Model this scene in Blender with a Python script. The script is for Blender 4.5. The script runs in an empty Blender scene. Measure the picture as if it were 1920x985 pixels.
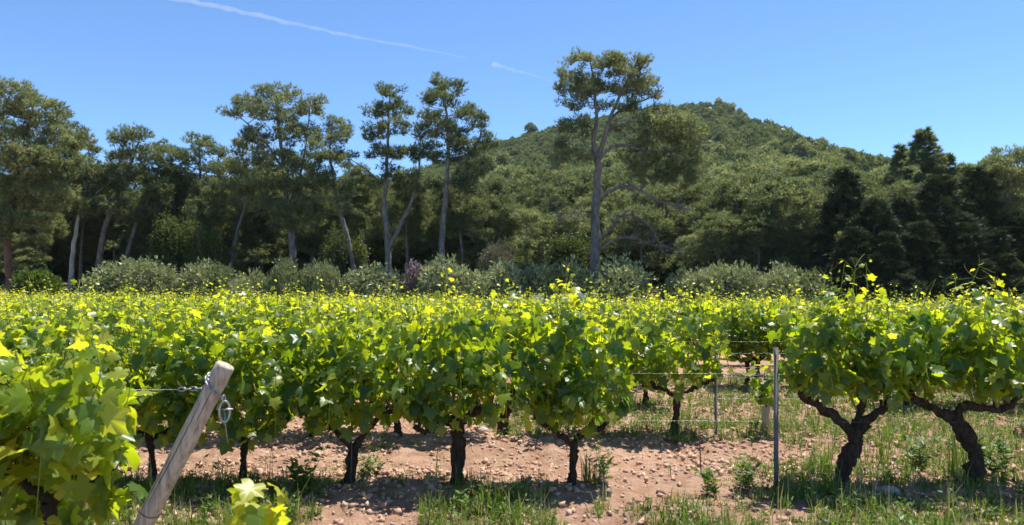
import bpy, math, random
import numpy as np
from mathutils import Vector, Matrix

# ------------------------------------------------------------------ camera, sky, sun, exposure
scn = bpy.context.scene
COL = scn.collection
F_PX, CX, HY, CAM_H = 1340.0, 960.0, 545.0, 1.8      # focal length in photo pixels, horizon row, eye height
cam_d = bpy.data.cameras.new('camera'); cam = bpy.data.objects.new('camera', cam_d); COL.objects.link(cam)
cam.location = (0, 0, CAM_H); cam.rotation_euler = (math.radians(90), 0, 0)
cam_d.sensor_width = 36; cam_d.lens = 36 * F_PX / 1920; cam_d.shift_y = (HY - 492.5) / 1920
cam_d.clip_start = 0.05; cam_d.clip_end = 60000
cam_d.dof.use_dof = True; cam_d.dof.focus_distance = 13.0; cam_d.dof.aperture_fstop = 2.6
scn.camera = cam

SUN_AZ, SUN_EL = math.radians(48), math.radians(69)
world = bpy.data.worlds.new('World'); scn.world = world; world.use_nodes = True
wn = world.node_tree.nodes; wl = world.node_tree.links
sky = wn.new('ShaderNodeTexSky'); sky.sky_type = 'NISHITA'; sky.sun_disc = False
sky.sun_elevation = SUN_EL; sky.sun_rotation = SUN_AZ
sky.air_density = 0.6; sky.dust_density = 0.0; sky.ozone_density = 4.5; sky.altitude = 0
wbal = wn.new('ShaderNodeMixRGB'); wbal.blend_type = 'MULTIPLY'; wbal.inputs[0].default_value = 1; wbal.inputs[2].default_value = (.84, 1.0, 1.06, 1)   # white balance of the whole sky
wl.new(sky.outputs[0], wbal.inputs[1]); wl.new(wbal.outputs[0], wn['Background'].inputs[0]); wn['Background'].inputs[1].default_value = 0.13
sun_d = bpy.data.lights.new('sun', 'SUN'); sun_d.energy = 5.0; sun_d.angle = math.radians(0.53); sun_d.color = (1, .955, .88)
sun = bpy.data.objects.new('sun', sun_d); COL.objects.link(sun)
sdir = Vector((math.sin(SUN_AZ) * math.cos(SUN_EL), math.cos(SUN_AZ) * math.cos(SUN_EL), math.sin(SUN_EL)))
sun.rotation_euler = sdir.to_track_quat('Z', 'Y').to_euler(); sun.location = (20, 30, 60)
vs = scn.view_settings; vs.view_transform = 'Standard'; vs.look = 'None'; vs.gamma = 1; vs.exposure = 0.9
vs.use_curve_mapping = False
scn.cycles.use_denoising = True
scn.cycles.max_bounces = 6; scn.cycles.diffuse_bounces = 3; scn.cycles.transmission_bounces = 4; scn.cycles.transparent_max_bounces = 6
scn.cycles.caustics_reflective = False; scn.cycles.caustics_refractive = False

# ------------------------------------------------------------------ helpers
R = np.random.default_rng(7)
random.seed(7)

def P(px, py, y):
    """photo pixel at depth y (metres) -> point in the place"""
    return np.array([(px - CX) / F_PX * y, y, CAM_H + (HY - py) / F_PX * y])

def ss(a, b, t):
    t = np.clip((np.asarray(t, float) - a) / (b - a), 0, 1)
    return t * t * (3 - 2 * t)

def vnoise(x, y, seed=0):
    x = np.asarray(x, float); y = np.asarray(y, float)
    xi = np.floor(x).astype(np.int64); yi = np.floor(y).astype(np.int64)
    fx = x - xi; fy = y - yi
    fx = fx * fx * (3 - 2 * fx); fy = fy * fy * (3 - 2 * fy)
    def h(a, b):
        n = (a * 374761393 + b * 668265263 + seed * 1274126177) & 0x7fffffff
        n = ((n ^ (n >> 13)) * 1274126177) & 0x7fffffff
        return ((n ^ (n >> 16)) & 0xffff) / 65535.0
    return (h(xi, yi) * (1 - fx) + h(xi + 1, yi) * fx) * (1 - fy) + (h(xi, yi + 1) * (1 - fx) + h(xi + 1, yi + 1) * fx) * fy

def fbm(x, y, seed=0, octv=4):
    s = 0; a = .5
    for o in range(octv):
        s = s + a * vnoise(np.asarray(x) * 2 ** o, np.asarray(y) * 2 ** o, seed + o); a *= .5
    return s

def gz(x, y):
    """height of the ground: flat vineyard, gentle bank up to the wood"""
    x = np.asarray(x, float); y = np.asarray(y, float)
    z = (-.26 - 0.012 * np.clip(x, -60, 60)) * ss(9, 38, y) + 1.95 * ss(40.8, 52, y) + 0.015 * np.clip(y - 54, 0, 60)
    return z

def build(name, V, F, mat, parent=None, tint=None, smooth=False, link=True):
    """one mesh object from vertex array V and a list of face arrays (tris and quads)"""
    me = bpy.data.meshes.new(name)
    V = np.asarray(V, np.float32)
    if not isinstance(F, list): F = [F]
    F = [np.asarray(f, np.int32) for f in F if len(f)]
    me.vertices.add(len(V)); me.vertices.foreach_set('co', V.ravel())
    nl = sum(f.size for f in F); npoly = sum(len(f) for f in F)
    me.loops.add(nl); me.loops.foreach_set('vertex_index', np.concatenate([f.ravel() for f in F]))
    tot = np.concatenate([np.full(len(f), f.shape[1], np.int32) for f in F])
    st = np.concatenate([[0], np.cumsum(tot)[:-1]]).astype(np.int32)
    me.polygons.add(npoly); me.polygons.foreach_set('loop_start', st); me.polygons.foreach_set('loop_total', tot)
    if smooth: me.polygons.foreach_set('use_smooth', np.ones(npoly, bool))
    me.update(calc_edges=True); me.validate()
    if tint is not None:
        a = me.attributes.new('tint', 'FLOAT', 'POINT'); a.data.foreach_set('value', np.asarray(tint, np.float32))
    if mat: me.materials.append(mat)
    if not link: return me
    o = bpy.data.objects.new(name, me); COL.objects.link(o)
    if parent: o.parent = parent
    return o

def tag(o, label=None, cat=None, group=None, kind=None):
    if label: o['label'] = label
    if cat: o['category'] = cat
    if group: o['group'] = group
    if kind: o['kind'] = kind
    return o

def empty(name, loc, label, cat, group=None):
    o = bpy.data.objects.new(name, None); COL.objects.link(o); o.location = loc
    o.empty_display_size = .1
    return tag(o, label, cat, group)

def inst(name, me, parent=None, loc=None, kind=None):
    o = bpy.data.objects.new(name, me); COL.objects.link(o)
    if parent: o.parent = parent
    if loc is not None: o.location = loc
    if kind: o['kind'] = kind
    return o

def copy_tree(o, parent=None):
    c = o.copy(); COL.objects.link(c); c.parent = parent
    for ch in list(o.children): copy_tree(ch, c)
    return c

class Geo:
    def __init__(s): s.V = []; s.T = []; s.Q = []; s.t = []; s.n = 0
    def add(s, V, T=None, Q=None, tint=0.5):
        V = np.asarray(V, float)
        if T is not None and len(T): s.T.append(np.asarray(T) + s.n)
        if Q is not None and len(Q): s.Q.append(np.asarray(Q) + s.n)
        s.V.append(V); s.t.append(np.broadcast_to(np.asarray(tint, float), (len(V),))); s.n += len(V)
        return s
    def faces(s):
        f = []
        if s.T: f.append(np.concatenate(s.T))
        if s.Q: f.append(np.concatenate(s.Q))
        return f
    def obj(s, name, mat, parent=None, smooth=False, off=None, link=True):
        V = np.concatenate(s.V)
        if off is not None: V = V - np.asarray(off)
        return build(name, V, s.faces(), mat, parent, np.concatenate(s.t), smooth, link)

def norm(a): return a / (np.linalg.norm(a, axis=-1, keepdims=True) + 1e-9)

def spline(pts, n):
    """Catmull-Rom through pts (k,d) sampled at n points"""
    p = np.asarray(pts, float); k = len(p)
    p = np.vstack([2 * p[0] - p[1], p, 2 * p[-1] - p[-2]])
    u = np.linspace(0, k - 1, n); i = np.minimum(u.astype(int), k - 2); f = (u - i)[:, None]
    a, b, c, d = p[i], p[i + 1], p[i + 2], p[i + 3]
    return .5 * (2 * b + (c - a) * f + (2 * a - 5 * b + 4 * c - d) * f ** 2 + (3 * b - a - 3 * c + d) * f ** 3)

def tube(path, rad, sides=8, cap=True, rough=0.0, rng=R):
    """tapered tube along path; returns V, T, Q"""
    path = np.asarray(path, float); n = len(path); rad = np.broadcast_to(np.asarray(rad, float), (n,))
    t = norm(np.gradient(path, axis=0))
    up = np.array([0.13, 0.97, 0.21]); up = up / np.linalg.norm(up)
    a = norm(np.cross(t, np.where(np.abs(t @ up)[:, None] > .93, np.array([1., 0, 0]), up)))
    b = np.cross(t, a)
    th = np.linspace(0, 2 * math.pi, sides, endpoint=False)
    rr = rad[:, None] * (1 + rough * rng.uniform(-1, 1, (n, sides)))
    V = path[:, None] + rr[..., None] * (np.cos(th)[None, :, None] * a[:, None] + np.sin(th)[None, :, None] * b[:, None])
    V = V.reshape(-1, 3)
    i = np.arange(n - 1)[:, None] * sides; j = np.arange(sides)[None]; k = (j + 1) % sides
    Q = np.stack([i + j, i + k, i + sides + k, i + sides + j], -1).reshape(-1, 4)
    T = np.zeros((0, 3), int)
    if cap:
        V = np.vstack([V, path[:1], path[-1:]]); m = n * sides
        j = np.arange(sides); k = (j + 1) % sides
        T = np.vstack([np.stack([k, j, np.full(sides, m)], -1), np.stack([(n - 1) * sides + j, (n - 1) * sides + k, np.full(sides, m + 1)], -1)])
    return V, T, Q

def segs(A, B, ra, rb, sides=4):
    """many straight tapered twigs A->B"""
    A = np.asarray(A, float); B = np.asarray(B, float); N = len(A)
    t = norm(B - A); up = np.where(np.abs(t[:, 2:3]) > .9, np.array([1., 0, 0]), np.array([0, 0, 1.]))
    a = norm(np.cross(t, up)); b = np.cross(t, a)
    th = np.linspace(0, 2 * math.pi, sides, endpoint=False)
    ring = np.cos(th)[None, :, None] * a[:, None] + np.sin(th)[None, :, None] * b[:, None]
    ra = np.broadcast_to(ra, (N,)); rb = np.broadcast_to(rb, (N,))
    V = np.concatenate([A[:, None] + ring * ra[:, None, None], B[:, None] + ring * rb[:, None, None]], 1)
    base = (np.arange(N) * 2 * sides)[:, None]; j = np.arange(sides)[None]; k = (j + 1) % sides
    Q = np.stack([base + j, base + k, base + sides + k, base + sides + j], -1).reshape(-1, 4)
    return V.reshape(-1, 3), None, Q

def scatter(tv, tf, pos, X, Y, Z, size):
    """copies of template (tv,tf) with frame axes X,Y,Z (N,3) and size (N,) or (N,3) as one mesh"""
    N = len(pos); size = np.asarray(size, float)
    if size.ndim == 1: size = np.repeat(size[:, None], 3, 1)
    V = pos[:, None] + (tv[None, :, 0:1] * size[:, None, 0:1]) * X[:, None] + (tv[None, :, 1:2] * size[:, None, 1:2]) * Y[:, None] + (tv[None, :, 2:3] * size[:, None, 2:3]) * Z[:, None]
    F = tf[None] + (np.arange(N) * len(tv))[:, None, None]
    return V.reshape(-1, 3), F.reshape(-1, tf.shape[1])

def frames(tip, nor):
    """orthonormal frames: Y along tip, Z along normal"""
    Y = norm(tip); Z = norm(nor - (nor * Y).sum(-1, keepdims=True) * Y); X = np.cross(Y, Z)
    return X, Y, Z

def rnd_dirs(n, rng=R):
    return norm(rng.normal(size=(n, 3)))

# ------------------------------------------------------------------ materials (procedural)
def new_mat(name):
    m = bpy.data.materials.new(name); m.use_nodes = True
    nt = m.node_tree; nt.nodes.clear()
    out = nt.nodes.new('ShaderNodeOutputMaterial')
    return m, nt, nt.nodes, nt.links, out

def ramp(nt, fac, stops):
    r = nt.nodes.new('ShaderNodeValToRGB')
    el = r.color_ramp.elements
    while len(el) < len(stops): el.new(0.5)
    for e, (p, c) in zip(el, stops): e.position = p; e.color = (*c, 1)
    nt.links.new(fac, r.inputs[0]); return r.outputs[0]

def math_n(nt, op, a, b):
    m = nt.nodes.new('ShaderNodeMath'); m.operation = op
    for i, v in enumerate((a, b)):
        if isinstance(v, (int, float)): m.inputs[i].default_value = v
        else: nt.links.new(v, m.inputs[i])
    return m.outputs[0]

def leaf_mat(name, stops, trans, tfac=.4, rough=.45, spec=.4, objrand=0.0):
    """leaf: reflecting principled side mixed with light passing through"""
    m, nt, N, L, out = new_mat(name)
    at = N.new('ShaderNodeAttribute'); at.attribute_name = 'tint'
    f = at.outputs['Fac']
    if objrand:
        oi = N.new('ShaderNodeObjectInfo')
        f = math_n(nt, 'ADD', f, math_n(nt, 'MULTIPLY', math_n(nt, 'SUBTRACT', oi.outputs['Random'], .5), objrand))
    c = ramp(nt, f, stops); tcol = ramp(nt, f, trans)
    p = N.new('ShaderNodeBsdfPrincipled'); L.new(c, p.inputs['Base Color'])
    p.inputs['Roughness'].default_value = rough; p.inputs['Specular IOR Level'].default_value = spec
    t = N.new('ShaderNodeBsdfTranslucent'); L.new(tcol, t.inputs[0])
    mx = N.new('ShaderNodeMixShader'); mx.inputs[0].default_value = tfac
    L.new(p.outputs[0], mx.inputs[1]); L.new(t.outputs[0], mx.inputs[2]); L.new(mx.outputs[0], out.inputs[0])
    return m

def rough_mat(name, c1, c2, scale=(8, 8, 8), rough=.85, bump=.4, bscale=20, spec=.2, c3=None, metal=0, dist=.02):
    m, nt, N, L, out = new_mat(name)
    tc = N.new('ShaderNodeTexCoord'); mp = N.new('ShaderNodeMapping'); mp.inputs['Scale'].default_value = scale
    L.new(tc.outputs['Object'], mp.inputs[0])
    n = N.new('ShaderNodeTexNoise'); n.inputs['Scale'].default_value = 1; n.inputs['Detail'].default_value = 6; n.inputs['Roughness'].default_value = .65
    L.new(mp.outputs[0], n.inputs['Vector'])
    st = [(.3, c1), (.7, c2)] if c3 is None else [(.28, c1), (.5, c2), (.72, c3)]
    c = ramp(nt, n.outputs[0], st)
    p = N.new('ShaderNodeBsdfPrincipled'); L.new(c, p.inputs['Base Color']); p.inputs['Roughness'].default_value = rough
    p.inputs['Specular IOR Level'].default_value = spec; p.inputs['Metallic'].default_value = metal
    if bump:
        n2 = N.new('ShaderNodeTexNoise'); n2.inputs['Scale'].default_value = bscale / max(scale); n2.inputs['Detail'].default_value = 5
        L.new(mp.outputs[0], n2.inputs['Vector'])
        b = N.new('ShaderNodeBump'); b.inputs['Strength'].default_value = bump; b.inputs['Distance'].default_value = dist
        L.new(n2.outputs[0], b.inputs['Height']); L.new(b.outputs[0], p.inputs['Normal'])
    L.new(p.outputs[0], out.inputs[0])
    return m

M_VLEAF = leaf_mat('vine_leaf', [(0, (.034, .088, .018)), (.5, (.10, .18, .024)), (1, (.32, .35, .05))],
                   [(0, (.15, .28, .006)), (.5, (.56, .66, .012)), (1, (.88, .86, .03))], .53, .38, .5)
M_PINE = leaf_mat('pine_needles', [(0, (.065, .098, .052)), (.5, (.145, .185, .088)), (1, (.27, .295, .135))],
                  [(0, (.12, .165, .045)), (.5, (.26, .29, .085)), (1, (.42, .43, .13))], .42, .5, .2, .5)
M_SPRUCE = leaf_mat('cypress_needles', [(0, (.02, .036, .018)), (.5, (.042, .066, .027)), (1, (.10, .125, .045))],
                    [(0, (.02, .035, .01)), (1, (.06, .08, .02))], .25, .55, .2, .2)
M_OLIVE = leaf_mat('olive_leaves', [(0, (.14, .165, .065)), (.5, (.29, .315, .14)), (1, (.47, .49, .28))],
                   [(0, (.16, .20, .06)), (1, (.44, .46, .18))], .28, .45, .4, .3)
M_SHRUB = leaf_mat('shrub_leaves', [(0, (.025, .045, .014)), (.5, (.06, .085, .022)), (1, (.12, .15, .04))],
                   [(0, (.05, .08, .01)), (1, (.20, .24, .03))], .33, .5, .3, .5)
M_LIME = leaf_mat('bright_shrub_leaves', [(0, (.05, .085, .018)), (1, (.15, .21, .04))],
                  [(0, (.09, .14, .01)), (1, (.25, .33, .03))], .35, .5, .3)
M_PINK = leaf_mat('pink_blossom', [(0, (.13, .14, .08)), (.5, (.27, .23, .19)), (1, (.48, .36, .38))],
                  [(0, (.14, .12, .06)), (1, (.5, .3, .36))], .3, .6, .2)
M_DRY = leaf_mat('dry_twigs', [(0, (.10, .10, .05)), (1, (.26, .25, .14))], [(0, (.12, .10, .05)), (1, (.2, .18, .1))], .2, .7, .2)
M_SCRUB = leaf_mat('hill_scrub', [(0, (.04, .075, .036)), (.35, (.088, .135, .058)), (.7, (.17, .215, .085)), (1, (.26, .28, .13))],
                   [(0, (.07, .10, .02)), (1, (.30, .32, .07))], .3, .6, .2, .9)
M_GRASS = leaf_mat('grass_blades', [(0, (.05, .10, .015)), (.6, (.13, .20, .03)), (1, (.42, .38, .18))],
                   [(0, (.12, .24, .015)), (.6, (.28, .40, .03)), (1, (.45, .40, .15))], .38, .5, .35)
M_SHOOT = rough_mat('green_cane', (.16, .22, .03), (.25, .28, .05), (30, 30, 30), .6, 0)
M_VBARK = rough_mat('vine_bark', (.022, .015, .011), (.085, .06, .042), (26, 26, 9), .95, 1.0, 60, .1, dist=.03)
M_PBARK = rough_mat('pine_bark', (.075, .064, .058), (.25, .225, .205), (5, 5, 2), .95, .8, 14, .1, dist=.08)
M_PBARKPALE = rough_mat('pale_pine_bark', (.20, .17, .15), (.48, .44, .40), (5, 5, 2), .9, .6, 14, .1, dist=.05)
M_PBARKRED = rough_mat('red_pine_bark', (.09, .045, .03), (.20, .11, .075), (5, 5, 2), .95, .8, 14, .1, dist=.06)
M_WOOD = rough_mat('weathered_post', (.17, .14, .10), (.40, .34, .26), (40, 40, 2.0), .85, .6, 60, .2, c3=(.54, .48, .39), dist=.006)
M_STEEL = rough_mat('galvanised_steel', (.07, .07, .072), (.16, .155, .15), (14, 14, 5), .75, .2, 40, .3, metal=.0)
M_WIRE = rough_mat('wire_steel', (.28, .28, .29), (.42, .42, .42), (40, 40, 40), .4, 0, 40, .5, metal=.7)
M_RUST = rough_mat('rusty_iron', (.07, .035, .02), (.17, .09, .05), (30, 30, 30), .8, .3, 60, .2, metal=.2)
M_BOX = rough_mat('painted_board', (.44, .48, .55), (.62, .66, .72), (3, 3, 3), .6, .1, 20, .3)
M_BLUE = rough_mat('dark_blue_paint', (.02, .03, .08), (.05, .07, .15), (6, 6, 6), .5, 0, 20, .3)
M_CLAY = rough_mat('tan_sleeve', (.38, .26, .17), (.60, .45, .31), (12, 12, 6), .8, .2, 30, .2)
M_STONE = rough_mat('grey_stone', (.22, .18, .15), (.48, .42, .36), (9, 9, 9), .9, .6, 30, .2)
M_ROCK = rough_mat('pale_rock', (.30, .27, .25), (.55, .52, .49), (1, 1, 1), .9, .6, 4, .2, dist=.3)
M_PETAL = rough_mat('violet_petal', (.22, .06, .30), (.36, .12, .44), (60, 60, 60), .6, 0)

def soil_mat():
    m, nt, N, L, out = new_mat('soil')
    g = N.new('ShaderNodeNewGeometry')
    def noise(s, d=6, r=.6):
        n = N.new('ShaderNodeTexNoise'); n.inputs['Scale'].default_value = s; n.inputs['Detail'].default_value = d; n.inputs['Roughness'].default_value = r
        L.new(g.outputs['Position'], n.inputs['Vector']); return n.outputs[0]
    c = ramp(nt, noise(5.5), [(.25, (.29, .16, .10)), (.5, (.46, .28, .19)), (.75, (.58, .41, .30))])
    big = ramp(nt, noise(.7, 3), [(.35, (.82, .80, .78)), (.65, (1.06, 1.05, 1.02))])
    mul = N.new('ShaderNodeMixRGB'); mul.blend_type = 'MULTIPLY'; mul.inputs[0].default_value = 1; L.new(c, mul.inputs[1]); L.new(big, mul.inputs[2])
    at = N.new('ShaderNodeAttribute'); at.attribute_name = 'tint'
    verge = ramp(nt, noise(1.4), [(.3, (.10, .09, .04)), (.5, (.22, .18, .09)), (.7, (.34, .27, .15))])
    mx = N.new('ShaderNodeMixRGB'); L.new(at.outputs['Fac'], mx.inputs[0]); L.new(mul.outputs[0], mx.inputs[1]); L.new(verge, mx.inputs[2])
    p = N.new('ShaderNodeBsdfPrincipled'); L.new(mx.outputs[0], p.inputs['Base Color']); p.inputs['Roughness'].default_value = .95; p.inputs['Specular IOR Level'].default_value = .1
    b = N.new('ShaderNodeBump'); b.inputs['Strength'].default_value = 1.0; b.inputs['Distance'].default_value = .06
    L.new(noise(32, 8, .7), b.inputs['Height']); L.new(b.outputs[0], p.inputs['Normal']); L.new(p.outputs[0], out.inputs[0])
    return m
M_SOIL = soil_mat()
M_CLOD = rough_mat('soil_clod', (.29, .17, .115), (.45, .29, .205), (7, 7, 7), .95, .6, 60, .1, c3=(.56, .41, .31), dist=.01)
M_HILL = rough_mat('hill_ground', (.09, .09, .035), (.17, .15, .07), (.08, .08, .08), .95, .3, 1, .1, c3=(.26, .22, .14), dist=.5)

# ------------------------------------------------------------------ ground and hill
ROW0, ROWS = 6.54, 2.25
def rowy(n): return ROW0 + ROWS * (n - 1)

def near_relief(x, y):
    """ploughed relief: clods, a low ridge along each row"""
    w = ss(2.0, 3.2, y) * (1 - ss(13, 22, y))
    ridge = .035 * np.cos((y - ROW0) / ROWS * 2 * math.pi)
    return w * (ridge + .075 * (fbm(x * 2.2, y * 2.2, 3) - .47) + .10 * (fbm(x * 7, y * 7, 11, 4) - .47))

def groundz(x, y): return gz(x, y) + near_relief(x, y)

u = np.linspace(-1, 1, 301); gx = 7.5 * u + 900 * np.sign(u) * np.abs(u) ** 7
v = np.linspace(0, 1, 360); gy = -6 + 20 * v + 1200 * v ** 6
GX, GY = np.meshgrid(gx, gy)
GZ = groundz(GX, GY)
nx, ny = len(gx), len(gy)
i = (np.arange(ny - 1)[:, None] * nx + np.arange(nx - 1)[None]).ravel()
verge = ss(39.5, 42, GY + 1.5 * (vnoise(GX * .3, GY * .3, 5) - .5))
tag(build('ground', np.stack([GX, GY, GZ], -1).reshape(-1, 3), np.stack([i, i + 1, i + nx + 1, i + nx], -1), M_SOIL, None, verge.ravel(), True), kind='structure')

# hill: ridge heights along x, rising from y = 88 to the crest near y = 350
RX = np.array([-700, -330, -210, -120, -74, -30, -8, 10, 26, 60, 78, 97, 115, 141, 167, 188, 230, 300, 420, 700])
crest = [(560, 425), (680, 368), (830, 312), (930, 268), (985, 252), (1050, 236), (1170, 205), (1240, 196), (1290, 188), (1330, 192), (1400, 228), (1500, 270), (1600, 303), (1680, 322)]
cx_ = [-900, -400, -220] + [P(a, b, 350)[0] for a, b in crest] + [240, 320, 450, 900]
cz_ = [6, 12, 26] + [P(a, b, 350)[2] for a, b in crest] + [46, 34, 18, 6]
def hillz(x, y):
    x = np.asarray(x, float); y = np.asarray(y, float)
    top = np.interp(x, cx_, cz_) - 2.0
    t = np.clip((y - 88) / 262, 0, None)
    g = np.where(t < 1, t, 1 - 1.2 * (t - 1) ** 2 - .25 * (t - 1))
    bump = (fbm(x * .012, y * .012, 21) - .47) * 16 * np.clip(t * 3, 0, 1) * (1 - ss(.8, 1.0, t)) + (fbm(x * .06, y * .06, 31) - .47) * 5
    return 1.6 + (top - 1.6) * g + bump * ss(0.02, .15, t) - 2.5 * (1 - ss(0, .06, t))
hx = np.linspace(-420, 460, 177); hy = np.linspace(80, 520, 111)
HX, HYY = np.meshgrid(hx, hy); HZ = hillz(HX, HYY)
n2 = len(hx); i = (np.arange(len(hy) - 1)[:, None] * n2 + np.arange(n2 - 1)[None]).ravel()
tag(build('hill', np.stack([HX, HYY, HZ], -1).reshape(-1, 3), np.stack([i, i + 1, i + n2 + 1, i + n2], -1), M_HILL, None, None, True), kind='structure')

# ------------------------------------------------------------------ foliage templates
NEEDLE = (np.array([[-.5, 0, 0], [.5, 0, 0], [0, 1, 0]], float), np.array([[0, 1, 2]]))
RHOMB = (np.array([[0, 0, 0], [.5, .45, .08], [0, 1, 0], [-.5, .45, .08]], float), np.array([[0, 1, 2], [0, 2, 3]]))

def tufts(centres, out_dirs, rng, per=6, length=.3, width=.045, spread=.9, up=.35):
    """bundles of needles: for every tuft centre, `per` thin triangles fanning out"""
    n = len(centres)
    d = norm(np.repeat(out_dirs, per, 0) + rng.normal(size=(n * per, 3)) * spread + np.array([0, 0, up]))
    pos = np.repeat(centres, per, 0)
    X, Y, Z = frames(d, rnd_dirs(n * per, rng))
    L = length * rng.uniform(.6, 1.25, n * per); W = width * rng.uniform(.7, 1.3, n * per)
    V, F = scatter(*NEEDLE, pos, X, Y, Z, np.stack([W, L, L], -1))
    return V, F

def blob_points(n, rng, c, r, hollow=.35):
    d = rnd_dirs(n, rng); rad = rng.uniform(hollow, 1, n) ** .6
    return np.asarray(c) + d * rad[:, None] * np.asarray(r)

class Tree:
    """skeleton: authored trunks and limbs, then branches grown to each foliage cluster"""
    def __init__(s, seed): s.rng = np.random.default_rng(seed); s.pos = []; s.par = []; s.rad = []; s.trunks = []; s.fixed = 0
    def stem(s, pts, r0, r1, n=None, join=True, attach=True):
        pts = np.asarray(pts, float); n = n or max(6, int(np.linalg.norm(np.diff(pts, axis=0), axis=1).sum() / .45))
        path = spline(pts, n); path[1:-1] += s.rng.normal(size=(n - 2, 3)) * np.array([.3, .3, .1]) * min(.09, r0 * .35)
        rad = np.linspace(r0, r1, n) ** 1.0
        s.trunks.append((path, rad))
        if attach:
            k0 = int(n * (.35 if len(s.pos) == 0 else .3))
            for k in range(k0, n): s.pos.append(path[k]); s.par.append(-1); s.rad.append(rad[k])
    def grow(s, targets, tip=.012):
        rng = s.rng; base = np.array(s.pos); s.fixed = len(base)
        d0 = np.array([np.min(np.linalg.norm(base - t, axis=1)) for t in targets])
        pos = np.zeros((len(base) + len(targets) * 6, 3)); pos[:len(base)] = base; n = len(base)
        dtr = np.zeros(len(pos)); par = s.par
        for q in np.argsort(d0):
            t = targets[q]; D = pos[:n] - t; d = np.linalg.norm(D, axis=1)
            cost = d + .9 * np.maximum(0, D[:, 2]) + .25 * dtr[:n]
            a = int(np.argmin(cost)); k = int(np.clip(d[a] / .55, 1, 5))
            prev = a; p0 = pos[a].copy(); off = rng.normal(size=3) * .10 * d[a]; off[2] = abs(off[2]) * .6 - .05 * d[a]
            for m in range(1, k + 1):
                f = m / k; pt = p0 + (t - p0) * f + off * math.sin(math.pi * f) + (rng.normal(size=3) * .05 * d[a] / k if m < k else 0)
                pos[n] = pt; par.append(prev); dtr[n] = dtr[prev] + d[a] / k; prev = n; n += 1
        s.P = pos[:n]
        cnt = np.zeros(n); cnt[s.fixed:] = 0
        child = np.zeros(n, bool)
        for m in range(s.fixed, n): child[par[m]] = True
        w = np.where(child, 0, 1.0)
        for m in range(n - 1, s.fixed - 1, -1): w[par[m]] += w[m] if par[m] >= s.fixed or True else 0
        s.w = w; s.tip = tip
    def wood(s, g, sides=10, rough=.08):
        for path, rad in s.trunks:
            g.add(*tube(path, rad, sides if rad[0] > .08 else 6, True, rough, s.rng))
        idx = np.arange(s.fixed, len(s.P))
        if len(idx):
            pa = np.array([s.par[m] for m in idx]); r = s.tip * np.maximum(s.w, 1) ** .52
            ra = np.where(pa < s.fixed, r[idx] * 1.12, r[pa]); ra = np.minimum(ra, r[idx] * 1.5)
            g.add(*segs(s.P[pa], s.P[idx], ra, r[idx], 5))

def pine(seed, trunks, blobs, dens=1.0, per=6, nlen=.27, nwid=.045, cl=.44, tufts_per=17, bare=(), pads=True, mats=(None, None)):
    """trunks: [(pts, r0, r1)], blobs: [(centre, radii)] in world coordinates -> wood Geo, crown Geo"""
    T = Tree(seed); rng = T.rng
    for pts, r0, r1 in trunks: T.stem(pts, r0, r1)
    tg = []
    for c, r in blobs:
        r = np.asarray(r, float); n = max(3, int(dens * 11.0 * (r[0] * r[1] * r[2]) ** (1 / 3) ** 1 * 2 * (r[0] * r[2]) ** .5))
        tg.append(blob_points(n, rng, c, r * .9))
    tg = np.concatenate(tg); T.grow(tg)
    wood = Geo(); T.wood(wood)
    crown = Geo()
    cc = np.mean([b[0] for b in blobs], axis=0)
    rep = rng.poisson(tufts_per, len(tg)) + 3; idx = np.repeat(np.arange(len(tg)), rep); n = len(idx)
    csz = cl * rng.uniform(.7, 1.3, len(tg))
    off = rnd_dirs(n, rng) * (rng.uniform(.15, 1, n) ** .55)[:, None] * csz[idx][:, None] * np.array([1, 1, .62]); off[:, 2] += .12
    pos = tg[idx] + off
    out = norm(off + .35 * norm(pos - cc))
    V, F = tufts(pos, out, rng, per, nlen, nwid)
    tn = np.clip(rng.normal(.45, .2, len(tg))[idx] + rng.normal(0, .2, n), 0, 1)
    crown.add(V, F, None, np.repeat(tn, per * 3))
    # twigs from cluster centre to some tufts
    k = rng.random(n) < .22
    wood.add(*segs(tg[idx[k]], pos[k], .012, .005, 3))
    for pts, r0 in bare:                                   # dead limbs with bare twigs
        pts = np.asarray(pts, float); path = spline(pts, 14); path[1:-1] += rng.normal(size=(12, 3)) * .05
        wood.add(*tube(path, np.linspace(r0, r0 * .3, 14), 7, True, .1, rng))
        A = path[rng.integers(4, 14, 26)]; B = A + norm(rng.normal(size=(26, 3)) + np.array([.5, 0, -.2])) * rng.uniform(.4, 1.3, 26)[:, None]
        wood.add(*segs(A, B, .03, .012, 4))
        A2 = np.repeat(A + (B - A) * .6, 3, 0); B2 = A2 + rnd_dirs(len(A2), rng) * rng.uniform(.2, .7, len(A2))[:, None]
        wood.add(*segs(A2, B2, .014, .005, 3))
    return wood, crown

def make_tree(name, label, cat, group, base, wood, crown, mw, mc):
    e = empty(name, tuple(base), label, cat, group)
    wood.obj('trunk', mw, e, False, base)
    c = crown.obj('crown', mc, e, False, base)
    c['kind'] = 'stuff'
    return e

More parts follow.
